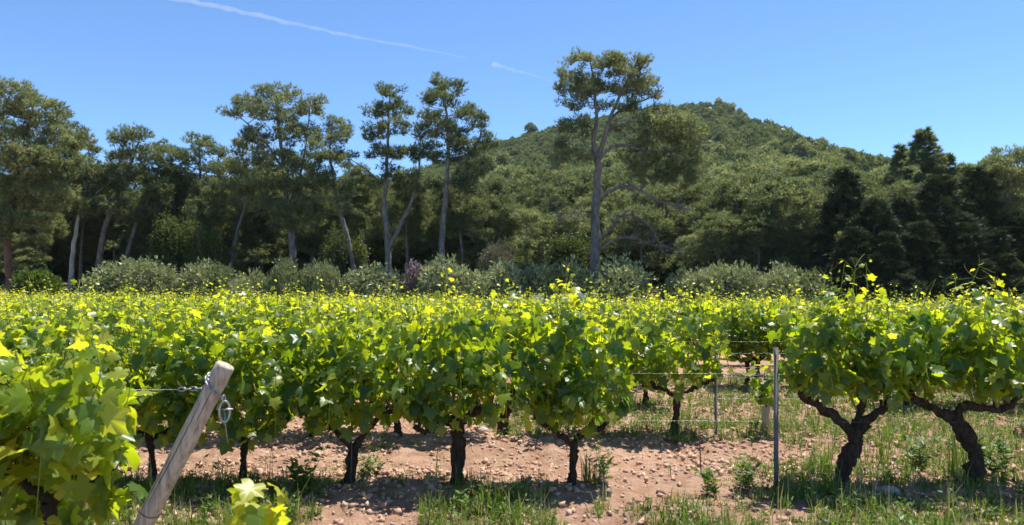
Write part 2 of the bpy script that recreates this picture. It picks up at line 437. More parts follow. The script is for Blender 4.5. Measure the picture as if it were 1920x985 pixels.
# ------------------------------------------------------------------ pines that stand at the edge of the wood (traced one by one)
def hero(seed, Y, trunks, blobs, label, name='pine_tree', mw=None, mc=None, bare=(), group=None, straggle=6, **kw):
    rng = np.random.default_rng(seed + 900); tr = []; k = Y / F_PX
    for n, (pts, r0, r1) in enumerate(trunks):
        pp = np.array([P(a, b, Y) for a, b in pts])
        if n == 0: pp[0, 2] = float(gz(pp[0, 0], Y)) - .15; base = pp[0] + np.array([0, 0, .15])
        else: pp[:, 1] += np.linspace(0, rng.uniform(-1, 1) * .25 * np.linalg.norm(pp[-1] - pp[0]), len(pp))
        tr.append((pp, r0, r1))
    bl = []
    for cx, cy, rx, ry in blobs:
        c = P(cx, cy, Y); c[1] += rng.uniform(-1, 1) * .9
        bl.append((c, (rx * k, .75 * (rx + ry) * k * .8 + .3, ry * k)))
    low_y = max(b_[1] for b_ in blobs); t0 = np.array(trunks[0][0], float)
    for q in range(straggle):
        py = low_y + rng.uniform(-10, 65); px = np.interp(-py, -t0[:, 1], t0[:, 0]) + rng.normal(0, 26)
        if py < 455: c = P(px, py, Y); c[1] += rng.uniform(-1.2, .6); bl.append((c, (.7 + .5 * rng.random(), .7, .45)))
    br = [([P(a, b, Y - .3 * j) for j, (a, b) in enumerate(pts)], r) for pts, r in bare]
    w, c = pine(seed, tr, bl, bare=br, **kw)
    return make_tree(name, label, 'pine tree', group, base, w, c, mw or M_PBARK, mc or M_PINE)

hero(11, 46, [([(24, 548), (14, 470), (25, 400), (40, 300), (55, 225)], .24, .07), ([(22, 420), (60, 350), (100, 300), (125, 270)], .10, .04)],
     [(30, 185, 55, 30), (85, 215, 45, 30), (20, 230, 50, 35), (115, 262, 50, 26), (30, 285, 60, 40), (75, 310, 60, 40), (135, 310, 40, 28), (20, 360, 55, 40), (80, 370, 60, 35), (10, 415, 45, 30)],
     'broad tall pine with heavy dark crown and red-brown trunk beside a bright low bush', mw=M_PBARKRED, dens=1.15)
hero(12, 50, [([(131, 520), (138, 460), (150, 400), (161, 368), (150, 300)], .17, .05), ([(150, 400), (172, 365), (185, 350)], .08, .03)],
     [(150, 258, 25, 18), (160, 290, 32, 22), (182, 330, 32, 26), (125, 345, 36, 22), (160, 350, 30, 18)],
     'pine with pale whitish bent trunk in the shade of the wood', mw=M_PBARKPALE)
hero(13, 52, [([(176, 520), (196, 430), (222, 360), (246, 305), (262, 262)], .22, .05), ([(222, 360), (214, 320), (210, 300)], .07, .03)],
     [(268, 258, 26, 13), (238, 268, 32, 16), (212, 296, 26, 16), (268, 292, 34, 18), (240, 318, 30, 14)],
     'thin-crowned pine leaning over with the thicker dark trunk of a slanting pair')
hero(14, 53.5, [([(222, 505), (252, 430), (282, 368), (298, 310), (304, 276)], .18, .05)],
     [(300, 275, 22, 14), (322, 298, 22, 16), (296, 318, 32, 18), (330, 335, 25, 18), (305, 350, 26, 14)],
     'slender leaning pine, the more slanted trunk of a slanting pair')
hero(15, 55, [([(377, 510), (376, 400), (375, 320), (373, 268)], .15, .05)],
     [(380, 272, 30, 15), (368, 300, 36, 18), (395, 318, 26, 18), (352, 330, 24, 16), (385, 350, 30, 16)],
     'straight slim pine with small yellowish crown beside a thinner twin stem')
hero(16, 57, [([(411, 510), (410, 400), (408, 330), (410, 290)], .12, .04)],
     [(412, 292, 20, 14), (422, 318, 22, 16), (404, 345, 22, 16)], 'thin upright pine stem squeezed beside the slim yellowish pine')
hero(17, 52, [([(431, 510), (441, 450), (459, 390), (468, 352), (455, 295)], .17, .05)],
     [(455, 285, 30, 17), (438, 315, 28, 20), (474, 322, 28, 20), (450, 352, 34, 17)], 'leaning pine with short crown under the wide flat-topped pine')
hero(18, 50, [([(549, 512), (546, 440), (538, 380), (530, 300), (522, 230), (516, 178)], .26, .06), ([(540, 390), (565, 330), (580, 260), (588, 205)], .1, .04), ([(532, 320), (495, 260), (455, 222)], .09, .03)],
     [(520, 173, 50, 15), (470, 198, 36, 15), (440, 218, 24, 12), (572, 200, 30, 20), (596, 196, 14, 15), (515, 215, 60, 24), (480, 255, 42, 22), (555, 255, 46, 26), (505, 300, 56, 24), (565, 305, 40, 26), (520, 345, 56, 24), (575, 360, 34, 24), (495, 385, 40, 20)],
     'wide flat-topped pine with broad olive crown, tallest among the thin trunks', dens=.95)
hero(19, 49, [([(673, 512), (651, 445), (635, 390), (625, 330), (618, 280), (624, 228)], .19, .05)],
     [(626, 230, 28, 15), (600, 258, 28, 18), (646, 256, 18, 16), (612, 290, 38, 20), (596, 330, 28, 15), (642, 308, 22, 18), (618, 345, 30, 15)],
     'pine with S-curved slanting trunk next to a forked pine')
hero(20, 48, [([(729, 508), (727, 450), (722, 400), (724, 330), (728, 250), (731, 180)], .24, .05), ([(729, 468), (750, 425), (772, 380), (785, 330), (790, 270)], .17, .05), ([(722, 352), (692, 322), (655, 298)], .08, .02)],
     [(738, 174, 34, 12), (702, 205, 28, 14), (742, 205, 40, 17), (696, 250, 32, 16), (745, 245, 38, 16), (704, 286, 28, 12), (784, 285, 24, 20), (792, 248, 24, 16), (655, 297, 16, 7), (745, 290, 30, 11)],
     'forked pine whose two trunks part low down, layered open crown', dens=.9)
hero(21, 47, [([(824, 508), (830, 430), (836, 360), (840, 290), (838, 220), (825, 158)], .22, .05), ([(836, 350), (865, 310), (895, 270), (908, 235)], .09, .03)],
     [(822, 158, 14, 12), (850, 172, 26, 14), (832, 195, 38, 19), (812, 225, 34, 20), (866, 212, 26, 18), (838, 250, 48, 20), (900, 232, 22, 18), (908, 265, 24, 20), (868, 285, 42, 18), (808, 285, 28, 18), (884, 305, 34, 12)],
     'tall pine with ragged dark pointed crown and straight grey trunk', dens=1.1)
hero(22, 46, [([(1114, 512), (1116, 440), (1118, 370), (1121, 320), (1119, 288)], .33, .20),
              ([(1119, 292), (1112, 265), (1118, 225), (1116, 190), (1112, 150), (1106, 118)], .17, .04),
              ([(1121, 296), (1134, 255), (1145, 215), (1162, 180), (1180, 140)], .17, .04),
              ([(1143, 225), (1165, 205), (1192, 195), (1226, 180), (1244, 165)], .09, .03),
              ([(1121, 302), (1140, 280), (1165, 272), (1200, 280), (1240, 285), (1275, 282)], .14, .04),
              ([(1116, 250), (1100, 232), (1080, 240), (1062, 262)], .06, .02),
              ([(1140, 245), (1170, 235), (1205, 228), (1245, 215)], .07, .02)],
     [(1085, 122, 36, 13), (1062, 145, 20, 17), (1057, 178, 14, 18), (1132, 122, 42, 13), (1182, 126, 40, 14), (1168, 146, 46, 13), (1214, 155, 36, 15), (1236, 176, 18, 11), (1098, 152, 38, 16), (1070, 205, 24, 11), (1125, 165, 34, 14), (1160, 172, 36, 12), (1195, 178, 28, 10), (1092, 185, 26, 12), (1135, 200, 26, 8), (1060, 240, 22, 12),
      (1240, 210, 30, 13), (1265, 238, 34, 18), (1232, 252, 46, 18), (1285, 275, 30, 20), (1245, 302, 44, 16), (1080, 252, 30, 16), (1062, 282, 26, 16), (1195, 262, 30, 12), (1150, 128, 40, 14), (1200, 165, 26, 10), (1075, 165, 24, 14), (1290, 320, 26, 18), (1100, 180, 24, 10), (1200, 310, 26, 12), (1300, 300, 24, 16), (1225, 335, 34, 12), (1280, 345, 30, 12), (1210, 235, 26, 10), (1045, 300, 24, 14), (1265, 255, 40, 20), (1220, 282, 40, 16), (1300, 258, 20, 22), (1250, 228, 30, 14), (1195, 320, 30, 12), (1255, 330, 36, 14), (1085, 300, 20, 12), (1300, 335, 24, 14), (1190, 212, 28, 10), (1168, 240, 24, 9), (1180, 292, 28, 10), (1160, 215, 20, 8), (1100, 225, 22, 10)],
     'giant open umbrella pine with thick grey trunk forking into bare spreading limbs', straggle=0, dens=.95,
     bare=[([(1121, 378), (1140, 360), (1170, 350), (1195, 355), (1225, 372), (1260, 385), (1292, 392)], .14), ([(1117, 458), (1140, 432), (1160, 407), (1192, 405), (1218, 428), (1236, 456)], .10), ([(1118, 470), (1163, 447), (1200, 450), (1240, 461), (1272, 470)], .09), ([(1118, 400), (1090, 395), (1065, 402), (1040, 398)], .05)])
hero(23, 50, [([(1893, 560), (1890, 460), (1888, 380), (1892, 310)], .25, .06), ([(1889, 420), (1860, 370), (1850, 330)], .1, .03)],
     [(1900, 295, 40, 18), (1865, 320, 32, 20), (1905, 335, 50, 26), (1870, 370, 40, 26), (1915, 390, 45, 26), (1880, 420, 50, 24), (1940, 330, 40, 30)],
     'full rounded pine at the end of the dark conifer belt', dens=1.2)

# ------------------------------------------------------------------ pine kinds for the depth of the wood (copied)
def generic_pine(seed, H, W, low, bend):
    rng = np.random.default_rng(seed)
    b = np.array([bend, rng.uniform(-.4, .4), 0])
    pts = [np.array([0, 0, -.3]), np.array([0, 0, H * .3]) + b * .2, np.array([0, 0, H * .6]) + b * .6, np.array([0, 0, H * .93]) + b]
    blobs = []
    for k in range(10):
        f = low + (.93 - low) * (k + rng.random()) / 10; ww = W * (1 - ((f - low) / (1 - low) - .35) ** 2 * 1.3) * .5
        a = rng.uniform(0, 2 * math.pi); rr = rng.uniform(.2, .85) * ww
        blobs.append((np.array([rr * math.cos(a), rr * math.sin(a), f * H]) + b * f, (W * .24, W * .24, H * .125)))
    blobs.append((pts[-1] + np.array([0, 0, -.1]), (W * .2, W * .2, H * .1)))
    w, c = pine(seed, [(pts, .10 + .011 * H, .04)], blobs, dens=.5, per=5, nlen=.32, nwid=.055, tufts_per=22, cl=.5)
    return w, c

wood_kinds = []
for s, H, W, low, bend in [(41, 10, 6.5, .35, .5), (42, 11, 5.5, .45, -.7), (43, 9, 7.5, .22, .2), (44, 12, 6.0, .5, .9), (45, 8.5, 7.0, .18, -.3), (46, 10.5, 8.0, .25, 0.1)]:
    w, c = generic_pine(s, H, W, low, bend)
    wood_kinds.append((w.obj('trunk', M_PBARK, link=False), c.obj('crown', M_PINE, link=False), H))

def put_pine(kind, px, top, Y, label, group, sx=1.0, mw=None):
    tw, cr, H = wood_kinds[kind]; x = (px - CX) / F_PX * Y; z = float(np.maximum(gz(x, Y), hillz(x, Y) if Y > 82 else -9)); h = P(px, top, Y)[2] - z
    label = label.replace('pine', {0: 'upright pine', 2: 'broad low-branched pine', 3: 'long-trunked pine', 4: 'squat dense pine', 5: 'wide rounded pine', 1: 'slim pine'}[kind], 1)
    e = empty('pine_tree', (x, Y, z), label, 'pine tree', group)
    s = h / (H * .99); e.scale = (s * sx, s * sx, s); e.rotation_euler = (0, 0, random.uniform(0, 6.28))
    inst('trunk', tw, e); inst('crown', cr, e, kind='stuff')
    return e

G1 = 'pines crowding the shaded wood behind the thin trunks'
L1 = 'crowded pine in the shaded wood behind the thin slanting trunks'
for px, top, Y, k in [(-30, 300, 58, 0), (60, 330, 56, 2), (100, 380, 62, 4), (195, 345, 64, 0), (250, 370, 58, 4), (330, 330, 62, 2), (300, 400, 56, 4), (370, 380, 66, 5), (440, 370, 60, 2), (490, 330, 64, 5),
                      (600, 400, 56, 4), (560, 420, 62, 2), (660, 350, 68, 5), (650, 410, 58, 4), (700, 380, 64, 0), (765, 370, 60, 2), (800, 400, 56, 4), (870, 340, 62, 5), (880, 400, 56, 2), (20, 400, 54, 4), (150, 420, 57, 2), (400, 420, 57, 4), (520, 440, 56, 2), (735, 420, 58, 5), (210, 310, 60, 5), (345, 350, 57, 5), (430, 330, 62, 3), (590, 330, 60, 5), (690, 335, 62, 2), (770, 325, 64, 5), (860, 370, 55, 2), (110, 300, 60, 5), (480, 380, 55, 2), (40, 440, 51, 4), (260, 430, 55, 2), (620, 380, 55, 5), (820, 350, 60, 5)]:
    put_pine(k, px, top, Y, L1, G1, 1.25)
for px, top, Y, k in [(85, 360, 52, 3), (290, 345, 55, 1), (340, 320, 54, 3), (395, 345, 53, 1), (490, 300, 55, 3), (585, 330, 53, 1), (690, 320, 54, 3), (765, 335, 53, 1), (870, 330, 52, 3), (150, 330, 55, 1), (215, 340, 56, 3), (930, 340, 54, 1)]:
    put_pine(k, px, top, Y, L1, G1, .95)
G2 = 'rounded pines between the umbrella pine and the wood'
L2 = 'olive-green pine standing behind the giant umbrella pine'
for px, top, Y, k in [(935, 365, 58, 2), (985, 395, 54, 5), (1030, 350, 64, 2), (1065, 400, 56, 4), (1010, 320, 80, 0), (1160, 360, 62, 2), (1200, 390, 56, 4), (1250, 350, 60, 5), (1120, 330, 76, 0), (950, 325, 84, 2)]:
    put_pine(k, px, top, Y, L2, G2, 1.2)
G3 = 'rounded pines below the hillside'
L3 = 'rounded bushy pine below the hillside, left of the dark conifers' if False else 'bushy pine growing between the giant umbrella pine and dark conifers'
for px, top, Y, k in [(1320, 350, 58, 5), (1375, 335, 54, 2), (1440, 330, 56, 5), (1490, 345, 53, 2), (1345, 400, 51, 4), (1420, 400, 51, 4), (1500, 410, 51, 4), (1530, 300, 72, 5), (1470, 310, 76, 2), (1590, 320, 66, 0), (1400, 310, 84, 0), (1290, 330, 78, 2), (1640, 335, 64, 5), (1620, 390, 56, 4)]:
    put_pine(k, px, top, Y, L3, G3, 1.2)
G4 = 'pines behind the dark conifers'
L4 = 'olive-green pine rising behind the dark cypress belt'
for px, top, Y, k in [(1700, 345, 58, 2), (1790, 335, 58, 5), (1835, 350, 56, 2), (1760, 370, 54, 4), (1930, 380, 54, 5), (1850, 310, 64, 0), (1680, 325, 70, 2)]:
    put_pine(k, px, top, Y, L4, G4, 1.15)

# ------------------------------------------------------------------ conifers: pointed spires and dark cypresses
def conifer(seed, H, W, n, droop, top_sharp=1.0, per=6):
    T = Tree(seed); rng = T.rng
    T.stem([(0, 0, -.2), (0, 0, H * .5), (rng.uniform(-.1, .1), 0, H)], .05 + .018 * H, .02, 24)
    f = rng.uniform(.02, .99, n); a = rng.uniform(0, 6.283, n)
    lump = .5 + 1.0 * vnoise(a * 1.6 + 10, f * 8, seed)
    rr = W * .5 * (1 - f) ** top_sharp * lump * rng.uniform(.45, 1, n) * np.where(rng.random(n) < .14, 1.45, 1) + .05
    tg = np.stack([rr * np.cos(a), rr * np.sin(a), f * H - droop * rr * .4], -1)
    T.grow(tg); wood = Geo(); T.wood(wood)
    rep = 24; idx = np.repeat(np.arange(n), rep); m = len(idx)
    out = norm(np.stack([np.cos(a), np.sin(a), np.full(n, .1)], -1) + rng.normal(size=(n, 3)) * .3)[idx]
    kf = (.34 + .8 * (1 - f))[idx]; al = rng.uniform(-.35, .8, m) * kf; off = out * al[:, None] + rng.normal(size=(m, 3)) * np.array([.16, .16, .12]) * kf[:, None]; off[:, 2] += np.where(droop > 0, -.45, .25) * al * np.abs(al)
    pos = tg[idx] + off
    V, F = tufts(pos, out, rng, per, .34, .06, .7, .25)
    c = Geo(); c.add(V, F, None, np.repeat(np.clip(rng.normal(.42, .2, n)[idx] + rng.normal(0, .15, m), 0, 1), per * 3))
    return wood, c

def put_conifer(seed, px, top, Y, wpx, label, mat, group=None, cat='conifer', name='conifer_tree', droop=.6, sharp=.8, n=260):
    x = (px - CX) / F_PX * Y; z = float(gz(x, Y)); H = P(px, top, Y)[2] - z; W = wpx / F_PX * Y
    w, c = conifer(seed, H, W, n, droop, sharp)
    e = empty(name, (x, Y, z), label, cat, group)
    w.obj('trunk', M_PBARK, e); c.obj('crown', mat, e)['kind'] = 'stuff'
put_conifer(61, 1733, 243, 60, 135, 'tallest pointed conifer, its feathery spire rising above the dark belt', M_PINE, droop=-.5, sharp=.7, n=420)
put_conifer(62, 1688, 268, 62, 50, 'slim pointed conifer tip close beside the tallest spire', M_PINE, droop=-.5, n=140)
put_conifer(63, 1776, 290, 60, 70, 'short conifer spire on the downhill side of the tallest spire', M_PINE, droop=-.5, n=160)
put_conifer(64, 1808, 306, 59, 60, 'lowest of the small conifer spires beside the rounded pine', M_PINE, droop=-.5, n=150)
GC = 'dark cypresses in the shaded belt'
cyp_kinds = []
for sd in (71, 74, 77, 80):
    w, c = conifer(sd, 8, 5.0, 300, .5, .85); cyp_kinds.append((w.obj('trunk', M_PBARK, link=False), c.obj('crown', M_SPRUCE, link=False)))
for n, (px, top, Y, w) in enumerate([(1583, 320, 50, 128), (1640, 373, 48, 115), (1692, 373, 49, 120), (1762, 333, 49, 160), (1832, 318, 50, 142), (1895, 398, 48, 148), (1725, 418, 47, 120), (1600, 428, 47, 108), (1860, 428, 47, 120), (1800, 418, 47, 120), (1660, 438, 46.5, 108), (1945, 418, 47, 120)]):
    x = (px - CX) / F_PX * Y; z = float(gz(x, Y)); H = P(px, top, Y)[2] - z; W = w * 1.2 / F_PX * Y
    lab = {1583: 'tall dark cypress standing first in the dark belt, beside the rounded pines', 1762: 'broad dark cypress in front of the tallest pointed spire', 1832: 'tall dark cypress with nodding top just before the rounded end pine'}.get(px, 'lower dark green bushy cypress filling the shaded conifer belt')
    e = empty('cypress_tree', (x, Y, z), lab, 'cypress', GC); e.scale = (W / 4.6, W / 4.6, H / 8); e.rotation_euler = (0, 0, random.uniform(0, 6.28))
    tw, cr = cyp_kinds[n % 4]; inst('trunk', tw, e); inst('crown', cr, e, kind='stuff')

# ------------------------------------------------------------------ bushes
def bush(seed, rx, ry, h, n, leaf=(.09, .24), lumps=9, stems=6, per=3):
    rng = np.random.default_rng(seed); g = Geo(); w = Geo()
    L = []
    for k in range(lumps):
        a = rng.uniform(0, 6.283); r = rng.uniform(.1, .68) ** .8
        L.append((np.array([rx * r * math.cos(a), ry * r * math.sin(a), h * rng.uniform(.42, .68)]), np.array([rx * .46, ry * .46, h * .36]) * rng.uniform(.75, 1.1)))
    k = rng.integers(0, lumps, n)
    C = np.array([l[0] for l in L])[k]; S = np.array([l[1] for l in L])[k]
    d = rnd_dirs(n, rng); pos = C + d * (rng.uniform(.25, 1, n) ** .45)[:, None] * S * (1 + .14 * rng.normal(size=(n, 1)))
    pos[:, 2] = np.maximum(pos[:, 2], .08 * h * rng.uniform(.5, 1.5, n))
    dirs = norm(np.repeat(d, per, 0) + .8 * rng.normal(size=(n * per, 3)) + np.array([0, 0, .45]))
    X, Y, Z = frames(dirs, rnd_dirs(n * per, rng))
    s = rng.uniform(.6, 1.3, n * per)
    V, F = scatter(*RHOMB, np.repeat(pos, per, 0), X, Y, Z, np.stack([leaf[0] * s, leaf[1] * s, leaf[0] * s], -1))
    t = np.clip(rng.normal(.48, .14, lumps)[k] + rng.normal(0, .2, n), 0, 1)
    g.add(V, F, None, np.repeat(t, per * 4))
    for q in range(stems):
        c = L[q % lumps][0]; p = spline([(rng.uniform(-.15, .15) * rx, rng.uniform(-.15, .15) * ry, -.12), c * .5 + rng.normal(size=3) * .1, c], 7)
        w.add(*tube(p, np.linspace(.09, .03, 7), 6, True, .1, rng))
        for z in range(5):
            e = c + rnd_dirs(1, rng)[0] * np.array([rx * .35, ry * .35, h * .25]); w.add(*segs([c], [e], .03, .01, 4))
    return w, g

olive_kinds = []
for s, rx in [(101, 2.5), (102, 2.3), (103, 2.7), (104, 2.2)]:
    w, g = bush(s, rx, 2.0, 3.1, 3400)
    olive_kinds.append((w.obj('stem', M_PBARK, link=False), g.obj('foliage', M_OLIVE, link=False), rx))
dark_kinds = []
for s in (111, 112, 113):
    w, g = bush(s, 2.3, 2.0, 3.2, 3000, (.09, .17))
    dark_kinds.append((w.obj('stem', M_PBARK, link=False), g.obj('foliage', M_SHRUB, link=False), 2.3))

w, g = bush(117, 1.9, 1.7, 6.2, 5200, (.09, .17), lumps=14)
tall_kinds = [(w.obj('stem', M_PBARK, link=False), g.obj('foliage', M_SHRUB, link=False), 1.9)]

def put_bush(kinds, k, px, top, wpx, Y, name, label, group, cat, h0=3.1):
    st, fo, rx = kinds[k]; x = (px - CX) / F_PX * Y; z = float(gz(x, Y)); h = P(px, top, Y)[2] - z
    e = empty(name, (x, Y, z), label, cat, group)
    sx = wpx / F_PX * Y / (2 * rx) * random.uniform(.92, 1.1); h *= random.uniform(.9, 1.08); e.scale = (sx, min(sx, 1.1), h / h0); e.rotation_euler = (0, 0, random.choice((0, math.pi)) + random.uniform(-.2, .2))
    inst('stem', st, e); inst('foliage', fo, e, kind='stuff')
for n, (px, top, w, Y, lab) in enumerate([
        (265, 493, 150, 42.6, 'grey-green rounded bush standing first in the hedge, below the slanting pines'),
        (388, 497, 95, 43.6, 'dull green bush between two paler grey bushes, below the slim yellowish pine'),
        (477, 502, 90, 42.4, 'small pale grey-green bush below the leaning short-crowned pine'),
        (548, 492, 80, 43.2, 'grey-green bush below the trunk of the wide flat-topped pine'),
        (606, 490, 85, 42.6, 'grey-green bush by the foot of the S-curved pine'),
        (705, 497, 130, 43.2, 'darker grey-green bush at the foot of the forked pine'),
        (835, 493, 130, 42.4, 'grey-green bush beside the pink flowering shrub, at the foot of the ragged pine'),
        (930, 490, 100, 42.9, 'silvery bush above the white post in the hedge row'),
        (1005, 490, 90, 42.6, 'silvery bush just above the narrow pale boxes'),
        (1060, 484, 95, 42.8, 'silvery bush above the wide pale box, left of the giant trunk' if False else 'silvery bush overhanging the widest pale box'),
        (1165, 486, 145, 42.6, 'broad silvery bush right in front of the giant umbrella pine trunk'),
        (1290, 498, 100, 42.9, 'silvery bush in the long clump between giant pine and dark cypresses'),
        (1362, 494, 110, 42.5, 'pale silvery bush at the far half of the long clump before the cypresses'),
        (1480, 500, 110, 42.8, 'last grey-green bush of the hedge, beside the dark cypresses')]):
    put_bush(olive_kinds, n % 4, px, top, w * 1.3, Y, 'olive_bush', lab, 'grey-green bushes in the hedge behind the vines', 'bush')
w, g = bush(121, 2.0, 1.6, 3.1, 2600, (.14, .22))
lime_k = [(w.obj('stem', M_PBARK, link=False), g.obj('foliage', M_LIME, link=False), 2.0)]
put_bush(lime_k, 0, 62, 507, 100, 42.6, 'bush', 'bright green low bush beside the red-brown pine trunk', None, 'bush')
w, g = bush(122, 1.9, 1.6, 3.1, 2600, (.10, .16))
pink_k = [(w.obj('stem', M_PBARK, link=False), g.obj('foliage', M_PINK, link=False), 1.9)]
put_bush(pink_k, 0, 783, 488, 80, 43.6, 'flowering_shrub', 'dusty pink flowering shrub between the grey-green bushes', None, 'shrub')
w, g = bush(123, 2.2, 1.8, 3.1, 2600, (.04, .30))
dry_k = [(w.obj('stem', M_PBARK, link=False), g.obj('foliage', M_DRY, link=False), 2.2)]
put_bush(dry_k, 0, 920, 448, 100, 50, 'dry_shrub', 'brownish dry twiggy shrub right of the ragged pine trunk' if False else 'brownish dry twiggy shrub beside the ragged pine trunk', None, 'shrub')
GU = 'dark undergrowth shrubs under the pines'
LU = 'dark leafy undergrowth shrub in the shade under the pines'
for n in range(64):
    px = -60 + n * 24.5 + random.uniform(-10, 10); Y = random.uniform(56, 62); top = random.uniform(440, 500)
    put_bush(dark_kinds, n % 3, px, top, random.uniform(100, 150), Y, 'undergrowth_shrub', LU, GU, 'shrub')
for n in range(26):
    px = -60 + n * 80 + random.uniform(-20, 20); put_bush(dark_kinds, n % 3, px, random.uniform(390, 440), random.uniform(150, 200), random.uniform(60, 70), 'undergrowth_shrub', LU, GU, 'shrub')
for px, top, wp in [(340, 385, 95), (310, 415, 70), (390, 410, 80), (655, 430, 100), (1060, 425, 110), (1090, 440, 70)]:
    put_bush(tall_kinds, 0, px, top, wp, 49.5, 'tall_shrub', 'tall dark rounded shrub standing out behind the grey-green hedge', 'tall dark shrubs behind the hedge', 'shrub', 6.2)

# ------------------------------------------------------------------ scrub and trees covering the hill (cannot be counted)
def clump(seed, n, r, h, leaf, per=1):
    rng = np.random.default_rng(seed); d = rnd_dirs(n, rng); d[:, 2] = np.abs(d[:, 2]) * 1.1 - .15
    lump = .7 + .6 * vnoise(d[:, 0] * 2.5 + 5, d[:, 1] * 2.5 + 5 + d[:, 2] * 2, seed)
    pos = d * (rng.uniform(.35, 1, n) ** .4 * lump)[:, None] * np.array([r, r, h])
    X, Y, Z = frames(norm(d + .8 * rng.normal(size=(n, 3)) + np.array([0, 0, .5])), rnd_dirs(n, rng)); s = rng.uniform(.6, 1.4, n)
    V, F = scatter(*RHOMB, pos, X, Y, Z, np.stack([leaf * .55 * s, leaf * s, leaf * s], -1))
    g = Geo(); g.add(V, F, None, np.repeat(np.clip(rng.normal(.5, .17, n), 0, 1), 4)); return g
scrub_col = bpy.data.collections.new('scrub_kinds')
for k, (n, r, h, lf) in enumerate([(420, 1.0, .9, .34), (420, 1.15, .75, .34), (380, .9, 1.15, .36), (420, .8, 1.5, .36), (360, 1.2, .6, .34)]):
    me = clump(200 + k, n, r, h, lf).obj('scrub', M_SCRUB, link=False); scrub_col.objects.link(bpy.data.objects.new('scrub_%d' % k, me))
tree_col = bpy.data.collections.new('hill_tree_kinds')
for k in range(4):
    g = Geo(); rng = np.random.default_rng(260 + k)
    for q in range(7):
        c = clump(270 + k * 10 + q, 300, .52 * rng.uniform(.7, 1.1), .5, .17); cc = np.array([rng.uniform(-.5, .5), rng.uniform(-.5, .5), .45 + q * .19 + rng.uniform(-.1, .1)])
        g.add(np.concatenate(c.V) + cc, np.concatenate(c.T), None, np.clip(np.concatenate(c.t) + rng.normal(0, .1), 0, 1))
    g.add(*tube([(0, 0, -.3), (.05, 0, .6), (0, .05, 1.5)], [.09, .07, .03], 6))
    me = g.obj('hill_tree', M_PINE, link=False); tree_col.objects.link(bpy.data.objects.new('hill_tree_%d' % k, me))

def instancer(name, pts, rot, scl, idx, coll, label, cat, kind='stuff'):
    me = bpy.data.meshes.new(name); me.vertices.add(len(pts)); me.vertices.foreach_set('co', np.asarray(pts, np.float32).ravel())
    for nm, ty, arr in (('rot', 'FLOAT', rot), ('scl', 'FLOAT', scl), ('idx', 'INT', idx)):
        a = me.attributes.new(nm, ty, 'POINT'); a.data.foreach_set('value', arr.astype(np.float32 if ty == 'FLOAT' else np.int32))
    me.update(); o = bpy.data.objects.new(name, me); COL.objects.link(o)
    ng = bpy.data.node_groups.new(name + '_nodes', 'GeometryNodeTree')
    ng.interface.new_socket('Geometry', in_out='INPUT', socket_type='NodeSocketGeometry'); ng.interface.new_socket('Geometry', in_out='OUTPUT', socket_type='NodeSocketGeometry')
    N = ng.nodes; L = ng.links; gi = N.new('NodeGroupInput'); go = N.new('NodeGroupOutput')
    ip = N.new('GeometryNodeInstanceOnPoints'); ci = N.new('GeometryNodeCollectionInfo'); ci.inputs[0].default_value = coll
    ci.inputs['Separate Children'].default_value = True; ci.inputs['Reset Children'].default_value = True
    def attr(nm, ty):
        a = N.new('GeometryNodeInputNamedAttribute'); a.data_type = ty; a.inputs[0].default_value = nm; return a.outputs[0]
    cx = N.new('ShaderNodeCombineXYZ'); L.new(attr('rot', 'FLOAT'), cx.inputs[2])
    L.new(gi.outputs[0], ip.inputs['Points']); L.new(ci.outputs[0], ip.inputs['Instance']); ip.inputs['Pick Instance'].default_value = True
    L.new(attr('idx', 'INT'), ip.inputs['Instance Index']); L.new(cx.outputs[0], ip.inputs['Rotation']); L.new(attr('scl', 'FLOAT'), ip.inputs['Scale'])
    L.new(ip.outputs[0], go.inputs[0])
    md = o.modifiers.new('scatter', 'NODES'); md.node_group = ng
    return tag(o, label, cat, None, kind)

rng = np.random.default_rng(300)
n = 90000; y = 120 + 240 * rng.random(n) ** .75; x = rng.uniform(-.85, .95, n) * y * .85 + 8
keep = (fbm(x * .05, y * .05, 41) + .25 * rng.random(n)) > .44 - .1 * (y < 200); keep &= (x > -300) & (x < 330)
x, y = x[keep], y[keep]; big = fbm(x * .03, y * .03, 51)
scl = (.42 + 1.3 * rng.random(len(x)) ** 3) * (.75 + .7 * big) * np.where(y > 340, .9, 1)
instancer('hill_scrub', np.stack([x, y, hillz(x, y) - .1], -1), rng.uniform(0, 6.28, len(x)), scl, rng.integers(0, 5, len(x)), scrub_col, 'mixed green scrub covering the upper slopes of the hill', 'scrub')
n = 5200; y = 86 + 130 * rng.random(n) ** 1.1; x = rng.uniform(-.8, .85, n) * y
keep = rng.random(n) < np.where(y < 115, 1, np.clip(1 - (y - 115) / 55, .08, 1)); x, y = x[keep], y[keep]
ex = np.array([(1352, 348), (1362, 346), (1345, 349), (1372, 343), (1385, 341), (1394, 338), (1100, 345), (1000, 345), (995, 344), (1540, 340), (1552, 338), (1500, 338), (1625, 335), (1660, 333)])
ex_x = (ex[:, 0] - CX) / F_PX * ex[:, 1]
x = np.concatenate([x, ex_x]); y = np.concatenate([y, ex[:, 1]]); s = np.concatenate([1.1 + 2.3 * rng.random(len(x) - len(ex)) ** 1.7, rng.uniform(2.2, 3.6, len(ex))])
instancer('hill_wood', np.stack([x, y, np.maximum(hillz(x, y), gz(x, y)) - .2], -1), rng.uniform(0, 6.28, len(x)), s, rng.integers(0, 4, len(x)), tree_col, 'dense pine wood covering the lower slopes of the hill', 'wood')
